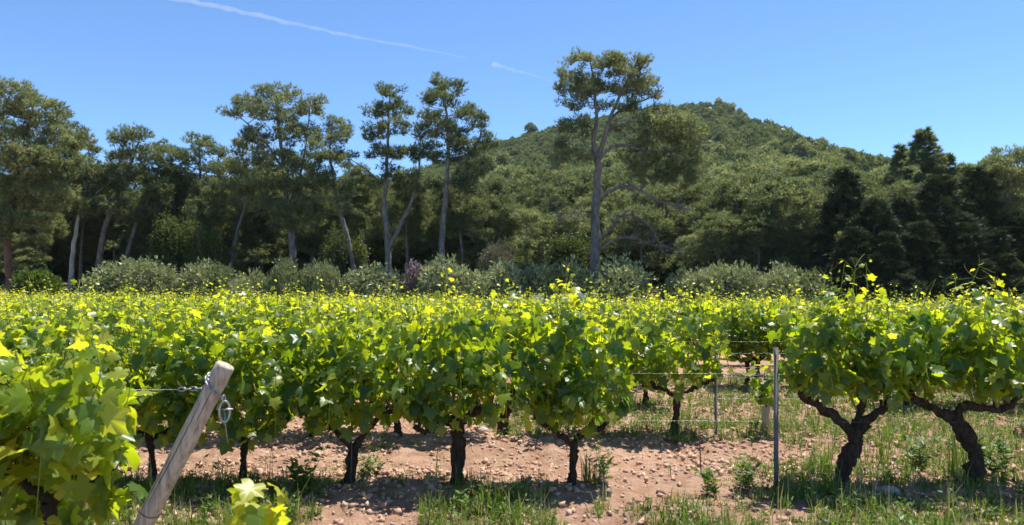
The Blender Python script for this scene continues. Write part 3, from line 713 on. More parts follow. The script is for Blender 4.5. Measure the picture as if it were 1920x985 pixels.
# pale rock outcrops near the top
rg = Geo()
ico_v = []
t_ = (1 + 5 ** .5) / 2
ICO_V = norm(np.array([(-1, t_, 0), (1, t_, 0), (-1, -t_, 0), (1, -t_, 0), (0, -1, t_), (0, 1, t_), (0, -1, -t_), (0, 1, -t_), (t_, 0, -1), (t_, 0, 1), (-t_, 0, -1), (-t_, 0, 1)], float))
ICO_F = np.array([(0, 11, 5), (0, 5, 1), (0, 1, 7), (0, 7, 10), (0, 10, 11), (1, 5, 9), (5, 11, 4), (11, 10, 2), (10, 7, 6), (7, 1, 8), (3, 9, 4), (3, 4, 2), (3, 2, 6), (3, 6, 8), (3, 8, 9), (4, 9, 5), (2, 4, 11), (6, 2, 10), (8, 6, 7), (9, 8, 1)])
n = 420; y = rng.uniform(230, 312, n); x = rng.normal(105, 28, n); 
keep = fbm(x * .04, y * .04, 77) > .5; x, y = x[keep], y[keep]; n = len(x)
X, Y_, Z = frames(rnd_dirs(n, rng), rnd_dirs(n, rng))
V, F = scatter(ICO_V, ICO_F, np.stack([x, y, hillz(x, y) + .5], -1), X, Y_, Z, rng.uniform(.5, 1.6, (n, 3)))
rg.add(V, F); tag(rg.obj('rock_outcrops', M_ROCK), 'pale grey rocks scattered through scrub high on the hill', 'rocks', None, 'stuff')

# ------------------------------------------------------------------ grapevines
half = [(.10, -.14), (.27, -.20), (.40, -.10), (.50, .06), (.43, .17), (.36, .24), (.52, .36), (.60, .52), (.46, .56), (.27, .60), (.24, .74), (.13, .86)]
outl = [(0, 0.0)] + half + [(0, 1.02)] + [(-a, b) for a, b in reversed(half)]
LV = np.array([(0, .30, 0)] + [(a, b, 0) for a, b in outl]); 
def leaf_shape(fold, curl, wav, rng):
    v = LV.copy(); v[:, 0] *= 1.05
    r2 = v[:, 0] ** 2 + (v[:, 1] - .2) ** 2
    v[:, 2] = fold * np.abs(v[:, 0]) - curl * r2 + wav * rng.uniform(-1, 1, len(v)); v[0, 2] = 0.02
    return v
m = len(outl); LF = np.array([(0, 1 + k, 1 + (k + 1) % m) for k in range(m)])[:, [0, 2, 1]]
rl = np.random.default_rng(5)
LEAVES = [leaf_shape(f, c, .035, rl) for f, c in ((.36, .32), (-.2, .38), (.5, .2), (.1, .6))]
half2 = [(.35, -.12), (.48, .1), (.36, .25), (.58, .5), (.26, .62)]
o2 = [(0, 0)] + half2 + [(0, 1)] + [(-a, b) for a, b in reversed(half2)]
L2V = np.array([(0, .3, 0)] + [(a, b, .15 * abs(a) - .25 * (a * a + (b - .2) ** 2)) for a, b in o2]); m2 = len(o2)
L2F = np.array([(0, 1 + (k + 1) % m2, 1 + k) for k in range(m2)])
L3V = np.array([(0, -.1, 0), (.55, .25, .02), (.3, .75, -.1), (0, 1, -.2), (-.3, .75, -.1), (-.55, .25, .02)]); L3F = np.array([(0, 1, 2), (0, 2, 3), (0, 3, 4), (0, 4, 5)])

def vine_plan(seed, arms, zlow=.45, ztop=1.6, halfw=.55, thick=.26, shoots=25, fill=120, lsz=.108, tall=0, tall_z=1.95):
    """canes and leaves of one vine, around its own base; arms: polylines the canes spring from"""
    rng = np.random.default_rng(seed)
    apts = np.concatenate([spline(a, 8)[3:] for a in arms])
    canes = []; P_, T_, N_, S_, C_ = [], [], [], [], []
    for k in range(shoots + tall):
        b = apts[rng.integers(len(apts))].copy()
        is_tall = k >= shoots
        top = (tall_z + rng.uniform(-.12, .08)) if is_tall else ztop - .06 + rng.normal(0, .15)
        ex = np.clip(b[0] * .5 + rng.uniform(-1, 1) * halfw * .75, -halfw * 1.1, halfw * 1.1); ey = rng.normal(0, thick * .5)
        if is_tall: ex *= .6
        droop = (not is_tall) and rng.random() < .3
        if droop:
            top = rng.uniform(.6, 1.05) * ztop * .7; ey = rng.choice([-1, 1]) * thick * rng.uniform(.6, 1.2)
            pts = [b, b + np.array([(ex - b[0]) * .4, ey * .6, .35]), np.array([ex, ey, max(b[2] + .15, top)]), np.array([ex * 1.0, ey * 1.25, zlow + rng.uniform(.05, .25)])]
        else:
            pts = [b, b + np.array([(ex - b[0]) * .35, ey * .5, (top - b[2]) * .35]), np.array([ex, ey, b[2] + (top - b[2]) * .72]), np.array([ex + rng.normal(0, .07), ey + rng.normal(0, .07), top])]
        path = spline(pts, 12); canes.append((path, is_tall))
        Lc = np.linalg.norm(np.diff(path, axis=0), axis=1).sum(); nn = max(7, int(Lc / .05))
        q = spline(pts, nn); f = np.linspace(0, 1, nn)
        ang = rng.uniform(0, 6.28) + np.arange(nn) * math.pi + rng.normal(0, .6, nn)
        side = np.stack([np.cos(ang), np.sin(ang), np.zeros(nn)], -1)
        side[:, 1] += np.sign(q[:, 1]) * .4; side = norm(side)
        young = ss(.62, 1, f) if not droop else ss(.8, 1, f) * .5
        pet = (.03 + .075 * (1 - young)) * rng.uniform(.7, 1.4, nn)
        pos = q + side * pet[:, None] + np.array([0, 0, .015])
        sz = lsz * (1 - .66 * young) * rng.uniform(.6, 1.3, nn) * (.75 + .25 * ss(0, .15, f))
        tip = norm(side * .85 + np.array([0, 0, -.5]) * (1 - .7 * young)[:, None] + rng.normal(size=(nn, 3)) * .35 + np.array([0, 0, .3]) * young[:, None])
        nor = norm(side * .35 + np.array([0, 0, .8]) + rng.normal(size=(nn, 3)) * .62)
        keep = (f > .08) & (pos[:, 2] > zlow - .03) & (np.abs(pos[:, 0]) < halfw * 1.08)
        if is_tall: keep &= (f < .72) | (rng.random(nn) < .6)
        P_.append(pos[keep]); T_.append(tip[keep]); N_.append(nor[keep]); S_.append(sz[keep])
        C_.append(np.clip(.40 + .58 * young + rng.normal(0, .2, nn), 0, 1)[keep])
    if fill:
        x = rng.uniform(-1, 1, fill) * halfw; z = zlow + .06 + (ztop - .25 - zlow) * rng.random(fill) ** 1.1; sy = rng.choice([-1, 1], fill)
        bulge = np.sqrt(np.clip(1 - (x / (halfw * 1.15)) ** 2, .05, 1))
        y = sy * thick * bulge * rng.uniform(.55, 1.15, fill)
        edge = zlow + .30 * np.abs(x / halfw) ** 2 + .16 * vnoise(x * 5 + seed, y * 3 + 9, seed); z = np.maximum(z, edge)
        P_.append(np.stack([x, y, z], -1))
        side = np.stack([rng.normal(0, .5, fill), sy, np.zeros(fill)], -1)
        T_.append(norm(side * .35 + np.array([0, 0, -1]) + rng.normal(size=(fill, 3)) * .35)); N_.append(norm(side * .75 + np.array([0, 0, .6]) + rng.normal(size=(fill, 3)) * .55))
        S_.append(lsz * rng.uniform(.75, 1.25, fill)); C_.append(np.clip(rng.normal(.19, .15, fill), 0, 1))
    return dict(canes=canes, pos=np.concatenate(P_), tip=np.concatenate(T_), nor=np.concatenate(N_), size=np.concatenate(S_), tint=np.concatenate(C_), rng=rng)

def leaf_geo(pl, sel=None, tv=None, tf=None):
    g = Geo(); n = len(pl['pos']); sel = np.arange(n) if sel is None else sel
    X, Y, Z = frames(pl['tip'][sel], pl['nor'][sel])
    if tv is not None:
        V, F = scatter(tv, tf, pl['pos'][sel], X, Y, Z, pl['size'][sel]); g.add(V, F, None, np.repeat(pl['tint'][sel], len(tv)))
    else:
        for k in range(4):
            m_ = np.arange(len(sel)) % 4 == k
            if m_.any():
                V, F = scatter(LEAVES[k], LF, pl['pos'][sel][m_], X[m_], Y[m_], Z[m_], pl['size'][sel][m_]); g.add(V, F, None, np.repeat(pl['tint'][sel][m_], len(LV)))
    return g

def cane_geo(pl, tendrils=0):
    g = Geo(); rng = pl['rng']
    for path, tall in pl['canes']:
        g.add(*tube(path, np.linspace(.0065, .0025, len(path)), 5, False), tint=.5)
        for q in range(tendrils if not tall else tendrils + 3):
            a = path[rng.integers(len(path) * 2 // 3, len(path))]; d = norm(rng.normal(size=3) + np.array([0, 0, .3])) * rng.uniform(.08, .2)
            e = np.cross(d, rnd_dirs(1, rng)[0]) * .5
            g.add(*tube(spline([a, a + d * .5 + e * .2, a + d + e, a + d * 1.05 + e * 1.4], 7), np.linspace(.0022, .0012, 7), 4, False))
    return g

def vine_wood(seed, trunk, r0, r1, arms, ra=.022, sides=12):
    rng = np.random.default_rng(seed); g = Geo()
    t = np.asarray(trunk, float).copy(); t[0, 2] -= .06
    p = spline(t, 22); p[2:-1, :2] += rng.normal(size=(19, 2)) * r0 * .10
    rad = np.linspace(r0, r1, 22) * (1 + .16 * np.sin(np.linspace(0, 11, 22) + rng.uniform(0, 6)) + rng.normal(0, .05, 22)); rad[:3] *= np.array([1.35, 1.25, 1.1]); rad[-2:] *= 1.15
    g.add(*tube(p, rad, sides, True, .13, rng))
    for a in arms:
        q = spline(a, 16); q[2:-1] += rng.normal(size=(13, 3)) * .008
        rr = np.linspace(r1 * .80, ra, 16) * (1 + .18 * np.sin(np.linspace(0, 14, 16) + rng.uniform(0, 6))); g.add(*tube(q, rr, sides - 2, True, .13, rng))
        for z in range(3):                                        # old spurs
            s_ = q[rng.integers(8, 16)]; e = s_ + np.array([rng.normal(0, .03), rng.normal(0, .02), rng.uniform(.05, .11)])
            g.add(*tube(spline([s_, (s_ + e) / 2 + rng.normal(size=3) * .01, e], 5), [ra * .75, ra * .6, ra * .6, ra * .55, ra * .4], 7, True, .1, rng))
    return g

leaf_meshes = [[build('leaf', LEAVES[k], LF, M_VLEAF, tint=np.full(len(LV), tv), link=False) for tv in np.linspace(.0, 1, 9)] for k in range(4)]

def leaf_objects(parent, pl, sel):
    X, Y, Z = frames(pl['tip'][sel], pl['nor'][sel])
    for q, i_ in enumerate(sel):
        o = bpy.data.objects.new('leaf', leaf_meshes[q % 4][int(round(pl['tint'][i_] * 8))]); COL.objects.link(o); o.parent = parent
        s = float(pl['size'][i_]); M = np.eye(4); M[:3, 0] = X[q] * s; M[:3, 1] = Y[q] * s; M[:3, 2] = Z[q] * s; M[:3, 3] = pl['pos'][i_]
        o.matrix_local = Matrix(M.tolist())

def front_vine(seed, x, row, label, trunk, r0, r1, arms, group, nobj=200, tendrils=1, sunlit_tint=0.0, **kw):
    """vine with its own trunk and arms (given in metres from its base) and the nearest leaves as separate pieces"""
    y = rowy(row); z = float(groundz(x, y))
    e = empty('grapevine', (x, y, z), label, 'grapevine', group)
    arms = [np.asarray(a, float) for a in arms]
    vine_wood(seed, trunk, r0, r1, arms).obj('trunk', M_VBARK, e)
    pl = vine_plan(seed + 1, arms, **kw); pl['tint'] = np.clip(pl['tint'] + sunlit_tint, 0, 1)  # raises the leaf tint: sunlit brightness painted into the leaf colour
    cane_geo(pl, tendrils).obj('canes', M_SHOOT, e)['kind'] = 'stuff'
    order = np.argsort(pl['pos'][:, 1] - .35 * pl['pos'][:, 2]); near = order[:nobj]; rest = order[nobj:]
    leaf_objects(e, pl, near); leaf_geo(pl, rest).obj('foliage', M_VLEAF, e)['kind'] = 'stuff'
    return e

def std_arms(h=.5, w=.4, l=True, r=True, up=.2, seed=0):
    q = np.random.default_rng(seed); A = []
    if l: A.append([(0, 0, h), (-w * .45, q.normal(0, .04), h + up * .45), (-w, q.normal(0, .05), h + up)])
    if r: A.append([(0, 0, h), (w * .45, q.normal(0, .04), h + up * .45), (w, q.normal(0, .05), h + up)])
    return A

GF = 'grapevines of the front row'
# row 1: x, trunk and arms follow each vine's own shape
front_vine(501, -4.45, 1, 'grapevine of the front row hidden behind the large-leaved vine', [(0, 0, 0), (.02, 0, .25), (0, 0, .5)], .035, .03, std_arms(.5, .4, seed=1), GF, 120)
front_vine(503, -3.30, 1, 'grapevine with thin trunk just behind the leaning wooden post', [(0, 0, 0), (.01, 0, .2), (-.02, 0, .42)], .030, .028, std_arms(.42, .45, seed=2), GF, 220, zlow=.34, ztop=1.55)
front_vine(505, -2.46, 1, 'grapevine with thin straight dark trunk, next behind the post chain', [(0, 0, 0), (.0, 0, .2), (.015, 0, .42)], .032, .030, std_arms(.42, .42, seed=3), GF, 240, zlow=.36, ztop=1.58, fill=140)
front_vine(507, -1.52, 1, 'grapevine with short Y-shaped trunk and a long low bare arm', [(0, 0, 0), (.05, 0, .12), (.06, .0, .25), (.10, 0, .36)], .055, .042,
           [[(.07, 0, .30), (-.06, -.03, .46), (-.2, -.02, .54), (-.36, 0, .62)], [(.10, 0, .34), (.17, 0, .46), (.25, 0, .56), (.42, 0, .66)]], GF, 240, zlow=.42, ztop=1.6, fill=140)
front_vine(509, -.49, 1, 'grapevine with the thickest upright dark trunk and one arm bent sideways', [(0, 0, 0), (-.01, 0, .2), (0, 0, .4), (-.03, 0, .58)], .068, .062,
           [[(-.02, 0, .56), (-.16, -.02, .56), (-.28, -.04, .47), (-.40, -.03, .52)], [(0, 0, .54), (.12, .02, .62), (.3, 0, .72)]], GF, 250, zlow=.46, ztop=1.68, fill=130, halfw=.47)
front_vine(511, .54, 1, 'grapevine with slim trunk and hanging leafy skirt, last before the gap', [(0, 0, 0), (.02, 0, .2), (.035, 0, .40)], .040, .034,
           [[(.02, 0, .34), (-.08, 0, .44), (-.20, 0, .52), (-.34, 0, .62)], [(.035, 0, .38), (.10, 0, .46), (.26, 0, .52), (.42, 0, .64)]], GF, 260, zlow=.44, ztop=1.72, halfw=.50, fill=150, shoots=24, tall=1)
front_vine(513, 3.0, 1, 'grapevine with thick leaning trunk forked into a wide V beside the steel post', [(0, 0, 0), (.05, 0, .18), (.13, 0, .36), (.14, 0, .50)], .076, .066,
           [[(.12, 0, .46), (-.05, 0, .62), (-.2, 0, .72), (-.33, .02, .80), (-.36, .02, .92)], [(.16, 0, .48), (.27, 0, .60), (.42, 0, .72), (.45, 0, .84)], [(.15, 0, .5), (.2, .04, .64), (.26, .06, .8)]],
           GF, 240, 2, zlow=.78, ztop=1.72, halfw=.58, shoots=24, fill=110, tall=3, tall_z=1.98)
front_vine(515, 4.22, 1, 'grapevine with thick trunk slanting back and a long horizontal arm', [(0, 0, 0), (.02, 0, .2), (-.06, 0, .42), (-.20, 0, .60)], .076, .062,
           [[(-.18, 0, .57), (-.38, 0, .68), (-.55, .02, .76), (-.58, .02, .86)], [(-.14, 0, .56), (-.12, 0, .68), (.08, 0, .67), (.25, 0, .66), (.44, 0, .78)]],
           GF, 250, 2, zlow=.80, ztop=1.74, halfw=.62, shoots=26, fill=140, tall=3, tall_z=1.98)
front_vine(517, 5.25, 1, 'grapevine past the slanting trunk, its leaves reaching over the long arm', [(0, 0, 0), (.0, 0, .25), (.03, 0, .5)], .07, .055, std_arms(.5, .45, up=.25, seed=5), GF, 160, 1, zlow=.75, ztop=1.65, halfw=.6)

# row 0: large-leaved vines ending at the leaning post
GR = 'large-leaved grapevines at the leaning post'
front_vine(521, -2.78, 0, 'large-leaved soft yellow-green grapevine right beside the leaning wooden post', [(0, 0, 0), (.03, 0, .25), (0, 0, .48)], .05, .04, std_arms(.48, .4, seed=6), GR, 230, 2, .16, zlow=.25, ztop=1.42, halfw=.46, thick=.3, lsz=.145, fill=100, shoots=20, tall=1, tall_z=1.6)
front_vine(523, -3.62, 0, 'large-leaved grapevine one further along the wire from the leaning post', [(0, 0, 0), (-.03, 0, .25), (0, 0, .5)], .05, .04, std_arms(.5, .4, seed=7), GR, 230, 2, .16, zlow=.25, ztop=1.52, halfw=.5, thick=.3, lsz=.145, fill=100, shoots=22, tall=2, tall_z=1.7)

# rows 2 and on: kinds copied vine by vine
vine_kinds = []
for k in range(7):
    q = np.random.default_rng(560 + k); lean = q.uniform(-.08, .08)
    arms = [np.asarray(a) + np.array([lean, 0, 0]) for a in std_arms(.46, q.uniform(.36, .46), up=.2, seed=570 + k)]
    wg = vine_wood(580 + k, [(0, 0, 0), (lean * .2 + q.normal(0, .02), 0, .2), (lean, 0, .47)], q.uniform(.035, .05), .035, arms, sides=9)
    pl = vine_plan(590 + k, arms, zlow=.44, ztop=1.6, halfw=.54, thick=.27, shoots=24, fill=100, tall=1 if k == 3 else 0, tall_z=1.74)
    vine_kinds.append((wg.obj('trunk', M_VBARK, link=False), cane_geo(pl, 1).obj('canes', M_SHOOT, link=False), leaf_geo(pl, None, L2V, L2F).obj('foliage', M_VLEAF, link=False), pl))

words = {2: 'second', 3: 'third', 4: 'fourth', 5: 'fifth', 6: 'sixth', 7: 'seventh', 8: 'eighth', 9: 'ninth', 10: 'tenth'}
def put_vine(x, row, label, group, k=None, s=1.0):
    k = random.randrange(7) if k is None else k
    y = rowy(row) + random.uniform(-.05, .05); tr, ca, fo, pl = vine_kinds[k]
    e = empty('grapevine', (x, y, float(groundz(x, y))), label, 'grapevine', group)
    e.rotation_euler = (0, 0, random.choice((0, math.pi)) + random.uniform(-.12, .12)); s = s * random.uniform(.93, 1.06); e.scale = (s, s, s * random.uniform(.95, 1.05))
    inst('trunk', tr, e)
    if row < 6: inst('canes', ca, e, kind='stuff')
    inst('foliage', fo, e, kind='stuff')
    return e

far = Geo(); count = 0
for row in range(2, 17):
    y = rowy(row); hw = y * .7165 + 1.6; x = -hw + random.uniform(0, 1); xs = []
    while x < hw: xs.append(x + random.uniform(-.07, .07)); x += 1.03
    if row == 2:
        xs = [a for a in xs if a < -1.0] + [-.62, .95, 1.98] + [6.9, 7.9]
    if row == 3: xs = [a for a in xs if not (2.6 < a < 5.4)]
    if row == 4: xs = [a for a in xs if not (3.2 < a < 4.0 or 4.6 < a < 5.4)] + [4.35]
    for x in xs:
        if row > 4 and random.random() < .03: continue
        if row <= 10:
            lab = 'leafy grapevine growing in the %s row back from the front row' % {2: 'first', 3: 'second', 4: 'third', 5: 'fourth', 6: 'fifth', 7: 'sixth', 8: 'seventh', 9: 'eighth', 10: 'ninth'}[row]
            grp = 'grapevines of the %s row' % words[row]
            e = put_vine(x, row, lab, grp, s=1.1 if (row == 2 and x == 1.98) else 1.0); count += 1
        else:
            pl = vine_kinds[random.randrange(7)][3]; sel = np.where(np.random.default_rng(count).random(len(pl['pos'])) < .40)[0]
            c, s_ = (1, -1)[random.randrange(2)], random.uniform(.94, 1.06); yy = y + random.uniform(-.06, .06)
            D = np.array([c, c, 1]) * s_; X, Y_, Z = frames(pl['tip'][sel] * D, pl['nor'][sel] * D)
            V, F = scatter(L3V, L3F, pl['pos'][sel] * D + np.array([x, yy, float(gz(x, yy))]), X, Y_, Z, pl['size'][sel] * 1.32)
            far.add(V, F, None, np.repeat(pl['tint'][sel], len(L3V)))
            far.add(*segs([[x, yy, float(gz(x, yy)) - .05]], [[x + .05, yy, float(gz(x, yy)) + .8]], .045, .03, 5), tint=.1); count += 1
tag(far.obj('vine_rows', M_VLEAF), 'last vineyard rows running together before the grey-green hedge', 'vineyard', None, 'stuff')

# leaning old vine trunk in the second row, and the young vine in its sleeve
ov = empty('old_vine_stump', (-.12, rowy(2) + .12, float(groundz(-.12, rowy(2) + .12))), 'bare thick vine trunk leaning between two front-row vines', 'vine trunk')
vine_wood(640, [(0, 0, 0), (.03, 0, .2), (.10, 0, .4), (.19, 0, .62)], .062, .05, [[(.18, 0, .6), (.25, .05, .75), (.3, .05, .9)]]).obj('trunk', M_VBARK, ov)
yv_x = P(1435, 0, rowy(2))[0]
yv = empty('young_vine', (yv_x, rowy(2), float(groundz(yv_x, rowy(2)))), 'young vine growing out of a tan protective sleeve beside the steel post', 'young vine')
g = Geo(); g.add(*tube([(0, 0, -.03), (.005, 0, .12), (.01, 0, .31)], [.055, .05, .052], 12, True, .04)); g.obj('sleeve', M_CLAY, yv)
g = Geo(); g.add(*tube([(0, 0, .02), (.01, 0, .35), (-.02, 0, .6), (.0, 0, .78)], [.012, .01, .007, .004], 6)); g.obj('stem', M_VBARK, yv)
pl = vine_plan(650, [np.array([(0, 0, .3), (0, 0, .38), (.01, 0, .45)])], zlow=.32, ztop=.78, halfw=.12, thick=.1, shoots=3, fill=20, lsz=.11)
leaf_objects(yv, pl, np.arange(len(pl['pos'])))
# young vine near the foot of the leaning post
qx, qy = -1.49, rowy(0) - .08
yv = empty('young_vine', (qx, qy, float(groundz(qx, qy))), 'small bright yellow-green young vine sprouting in the grass near the leaning post', 'young vine')
g = Geo(); g.add(*tube([(0, 0, -.04), (.01, 0, .2), (.02, 0, .42), (.02, 0, .62)], [.010, .009, .007, .004], 7)); g.obj('stem', M_VBARK, yv)
pl = vine_plan(660, [np.array([(0, 0, .2), (0, 0, .25), (.01, 0, .3)])], zlow=.24, ztop=.54, halfw=.13, thick=.14, shoots=4, fill=8, lsz=.13); pl['tint'] = np.clip(pl['tint'] + .35, 0, 1)
leaf_objects(yv, pl, np.arange(len(pl['pos'])))

# ------------------------------------------------------------------ leaning end post with chain, tensioner and wires
base = np.array([-2.40, rowy(0), float(groundz(-2.40, rowy(0)))]); topp = P(423, 684, rowy(0)); ax = norm(topp - base)
pe = empty('wooden_post', tuple(base), 'leaning round wooden end post wrapped with a chain', 'post')
g = Geo(); pth = np.linspace(base - ax * .25, topp, 30) - base
rad = np.full(30, .056) * (1 + .02 * np.sin(np.arange(30) * .7)); rad[-1] *= .86; pth[-1] = pth[-2] + (pth[-1] - pth[-2]) * 1.0
pth = np.vstack([pth[:-1], pth[-1] - ax * .008, pth[-1]]); rad = np.concatenate([rad[:-1], [.056], [.050]])
g.add(*tube(pth, rad, 28, True, .012)); post = g.obj('shaft', M_WOOD, pe, True)
# drying cracks cut into the face as thin dark slivers
def on_post(d, ang, r=.0565):
    u_ = norm(np.cross(ax, np.array([0, 1, 0]))); v_ = np.cross(u_, ax)     # v_ points to the camera side
    return topp - base - ax * d + r * (math.sin(ang) * u_ + math.cos(ang) * v_)
sgn = 1 if on_post(.2, 0)[1] < (topp - base - ax * .2)[1] else -1
def OP(d, ang, r=.0565): return on_post(d, ang if sgn > 0 else math.pi - ang, r)
M_CRACK = rough_mat('post_crack', (.03, .02, .012), (.06, .04, .025), (30, 30, 30), .95, 0)
for a0, d0, d1, w_ in [(.25, .22, .95, .0035), (-.3, .05, .42, .0022), (.7, .5, 1.2, .0025)]:
    ds = np.linspace(d0, d1, 12); pts = [OP(d, a0 + .05 * math.sin(d * 9), .0552) for d in ds]
    g = Geo(); g.add(*tube(pts, w_ * np.sin(np.linspace(.15, 3.0, 12)), 5)); g.obj('crack', M_CRACK, post)
def link_ring(c, axis_long, axis_side, L_=.022, W_=.012, r=.0035, n=14):
    th = np.linspace(0, 2 * math.pi, n + 1); pts = [np.asarray(c) + axis_long * L_ * math.cos(t) * (1 + .0) + axis_side * W_ * math.sin(t) for t in th]
    return tube(pts, r, 6, False)
ce = empty('chain', tuple(base), 'steel chain wound round the leaning post and hooked to the row wire', 'chain')
cp = base * 0
ring_path = []
for t in np.linspace(-2.1, 2.1, 13): ring_path.append(OP(.145 + .028 * t, -t, .061))
for q, c in enumerate(ring_path):
    d = norm(ring_path[min(q + 1, 12)] - ring_path[max(q - 1, 0)]); s_ = norm(np.cross(d, norm(c - (topp - base - ax * .15)))) if q % 2 == 0 else norm(c - (topp - base - ax * .14))
    g = Geo(); g.add(*link_ring(c, d, s_, .024, .011)); g.obj('chain_link', M_WIRE, ce)
st = OP(.12, -1.45, .06); dirx = norm(np.array([-1, 0, -.05]))
for q in range(8):
    g = Geo(); g.add(*link_ring(st + dirx * (.02 + q * .034), dirx, np.array([0, 0, 1.]) if q % 2 else np.array([0, 1., 0]), .023, .011)); g.obj('chain_link', M_WIRE, ce)
te = empty('wire_tensioner', tuple(base), 'oval steel wire tensioner hanging from the post chain', 'tensioner')
t0 = P(421, 772, rowy(0) - .07) - base
g = Geo(); g.add(*link_ring(t0, np.array([0, 0, 1.]), np.array([.8, .6, 0]), .062, .03, .007, 22)); g.obj('loop', M_WIRE, te)
g = Geo(); g.add(*link_ring(t0 + np.array([-.004, 0, .073]), np.array([0, 0, 1.]), np.array([.3, .95, 0]), .024, .012, .0045, 14)); g.obj('shackle', M_WIRE, te)
g = Geo(); g.add(*tube([t0 + np.array([-.045, 0, .012]), t0 + np.array([.05, .0, .014])], .0055, 8)); g.obj('bolt', M_WIRE, te)
g = Geo(); g.add(*tube([t0 + np.array([0, 0, .012]), t0 + np.array([.004, 0, -.07]), t0 + np.array([.02, 0, -.19])], .003, 6)); g.obj('tail_wire', M_WIRE, te)
g = Geo(); ringp = [OP(.99 + .012 * math.cos(t), t, .059) for t in np.linspace(0, 6.283, 25)]; g.add(*tube(ringp, .0028, 6, False)); g.obj('wire_band', M_RUST, pe)

def wire(pts, r, label, group=None):
    g = Geo(); g.add(*tube(pts, r, 6)); tag(g.obj('trellis_wire', M_WIRE), label, 'wire', group)
e0 = st + base + dirx * .29
wire([e0, e0 + np.array([-1.5, 0, -.01]), e0 + np.array([-4.5, 0, 0])], .0012, 'thin wire running from the post chain through the large-leaved vines')
def steel_post(x, row, h, label, name='steel_post', w=.018):
    y = rowy(row) - .03; z = float(groundz(x, y)); e = empty(name, (x, y, z), label, 'post', 'steel trellis posts')
    prof = np.array([(-w, -w * .7), (w, -w * .7), (w, w * .7), (w * .75, w * .7), (w * .75, -w * .45), (-w * .75, -w * .45), (-w * .75, w * .7), (-w, w * .7)])
    V = np.array([(a, b, zz) for zz in (-.3, h) for a, b in prof]); n = 8
    Q = [(k, (k + 1) % n, n + (k + 1) % n, n + k) for k in range(n)]
    g = Geo(); g.add(V, None, Q); T = [(8, 9, 12), (9, 10, 11), (9, 11, 12), (8, 12, 13), (8, 13, 14), (8, 14, 15)]; g.T.append(np.array(T))
    sh = g.obj('shaft', M_STEEL, e)
    for k, zz in enumerate(np.arange(.25, h - .05, .2)):
        g = Geo(); g.add(*tube([(-w - .008, -w * .75, zz - .012), (-w - .011, -w * .8, zz), (-w - .001, -w * .75, zz + .01)], .0035, 5)); g.obj('wire_hook', M_STEEL, sh)
steel_post(2.405, 1, 1.27, 'grey steel post standing at the gap in the front row')
steel_post(P(1341, 0, rowy(2))[0], 2, .98, 'slim grey steel post at the end of the second row foliage', w=.016)
steel_post(P(283, 0, rowy(3))[0], 3, 1.33, 'blue-grey steel post top poking out among the vines near the leaning post')
steel_post(P(620, 0, rowy(4))[0], 4, 1.3, 'steel post standing deep in the vines of the fourth row')
def span(row, zz, x0, x1, lab, r=.0007):
    y = rowy(row) - .05; xs = np.linspace(x0, x1, 14); wire(np.stack([xs, np.full(14, y), zz + .008 * np.sin(xs * 1.3)], -1), r, lab, 'trellis wires')
span(1, 1.04, -5.5, 6.2, 'upper trellis wire stretched along the front row'); span(1, .61, -5.5, 6.2, 'lower trellis wire stretched along the front row')
for zz, nm in ((.77, 'upper'), (.735, 'middle'), (.48, 'lowest')): span(2, zz, -7, 7.5, '%s trellis wire of the row behind the front row' % nm, .0008)
for zz, nm in ((1.02, 'upper'), (.84, 'middle'), (.62, 'lowest')): span(3, zz, -8, 9, '%s trellis wire crossing the gap of the third row' % nm, .0008)
# rusty rod stuck in the soil
rx_, ry_ = P(1316, 0, 6.85)[0], 6.85; g = Geo(); z = float(groundz(rx_, ry_)); g.add(*tube([(0, 0, -.15), (-.015, 0, .2), (-.03, 0, .52)], [.0065, .006, .0055], 7))
o = g.obj('iron_rod', M_RUST); o.location = (rx_, ry_, z); tag(o, 'thin rusty rod sticking up out of the soil in the gap', 'rod')
for s, px, row, off, h, lab in [(1, 660, 1, .06, .55, 'thin pale stake beside the Y-shaped vine trunk'), (2, 504, 0, .1, .5, 'short dark stake beside the bright young vine')]:
    x, y = P(px, 0, rowy(row))[0] , rowy(row) - off; g = Geo(); g.add(*tube([(0, 0, -.12), (.01, 0, h * .5), (.015, 0, h)], .005, 6)); o = g.obj('vine_stake', M_RUST if s == 2 else M_STEEL); o.location = (x, y, float(groundz(x, y))); tag(o, lab, 'stake')

# ------------------------------------------------------------------ pale boxes and post under the hedge
def box_geo(x0, x1, y0, y1, z0, z1, bev=.01):
    import bmesh
    bm = bmesh.new(); bmesh.ops.create_cube(bm, size=1)
    for v_ in bm.verts: v_.co = Vector(((x0 + x1) / 2 + v_.co.x * (x1 - x0), (y0 + y1) / 2 + v_.co.y * (y1 - y0), (z0 + z1) / 2 + v_.co.z * (z1 - z0)))
    bmesh.ops.bevel(bm, geom=bm.edges[:], offset=bev, segments=2, affect='EDGES', profile=.5); me = bpy.data.meshes.new('box'); bm.to_mesh(me); bm.free(); return me
def crate(px0, px1, top, Y, lab, mat=M_BOX):
    x0, x1 = P(px0, 0, Y)[0], P(px1, 0, Y)[0]; x = (x0 + x1) / 2; z = float(gz(x, Y)); h = P(0, top, Y)[2] - z; w = (x1 - x0) / 2
    e = empty('storage_box', (x, Y, z), lab, 'box', 'pale boxes under the hedge')
    def part(nm, *a, m=mat):
        me = box_geo(*a); me.materials.append(m); inst(nm, me, e)
    part('body', -w, w, -.25, .25, .08, h - .07); part('lid', -w - .03, w + .03, -.28, .28, h - .068, h); part('foot', -w, -w + .1, -.2, .2, -.05, .079); part('foot', w - .1, w, -.2, .2, -.05, .079)
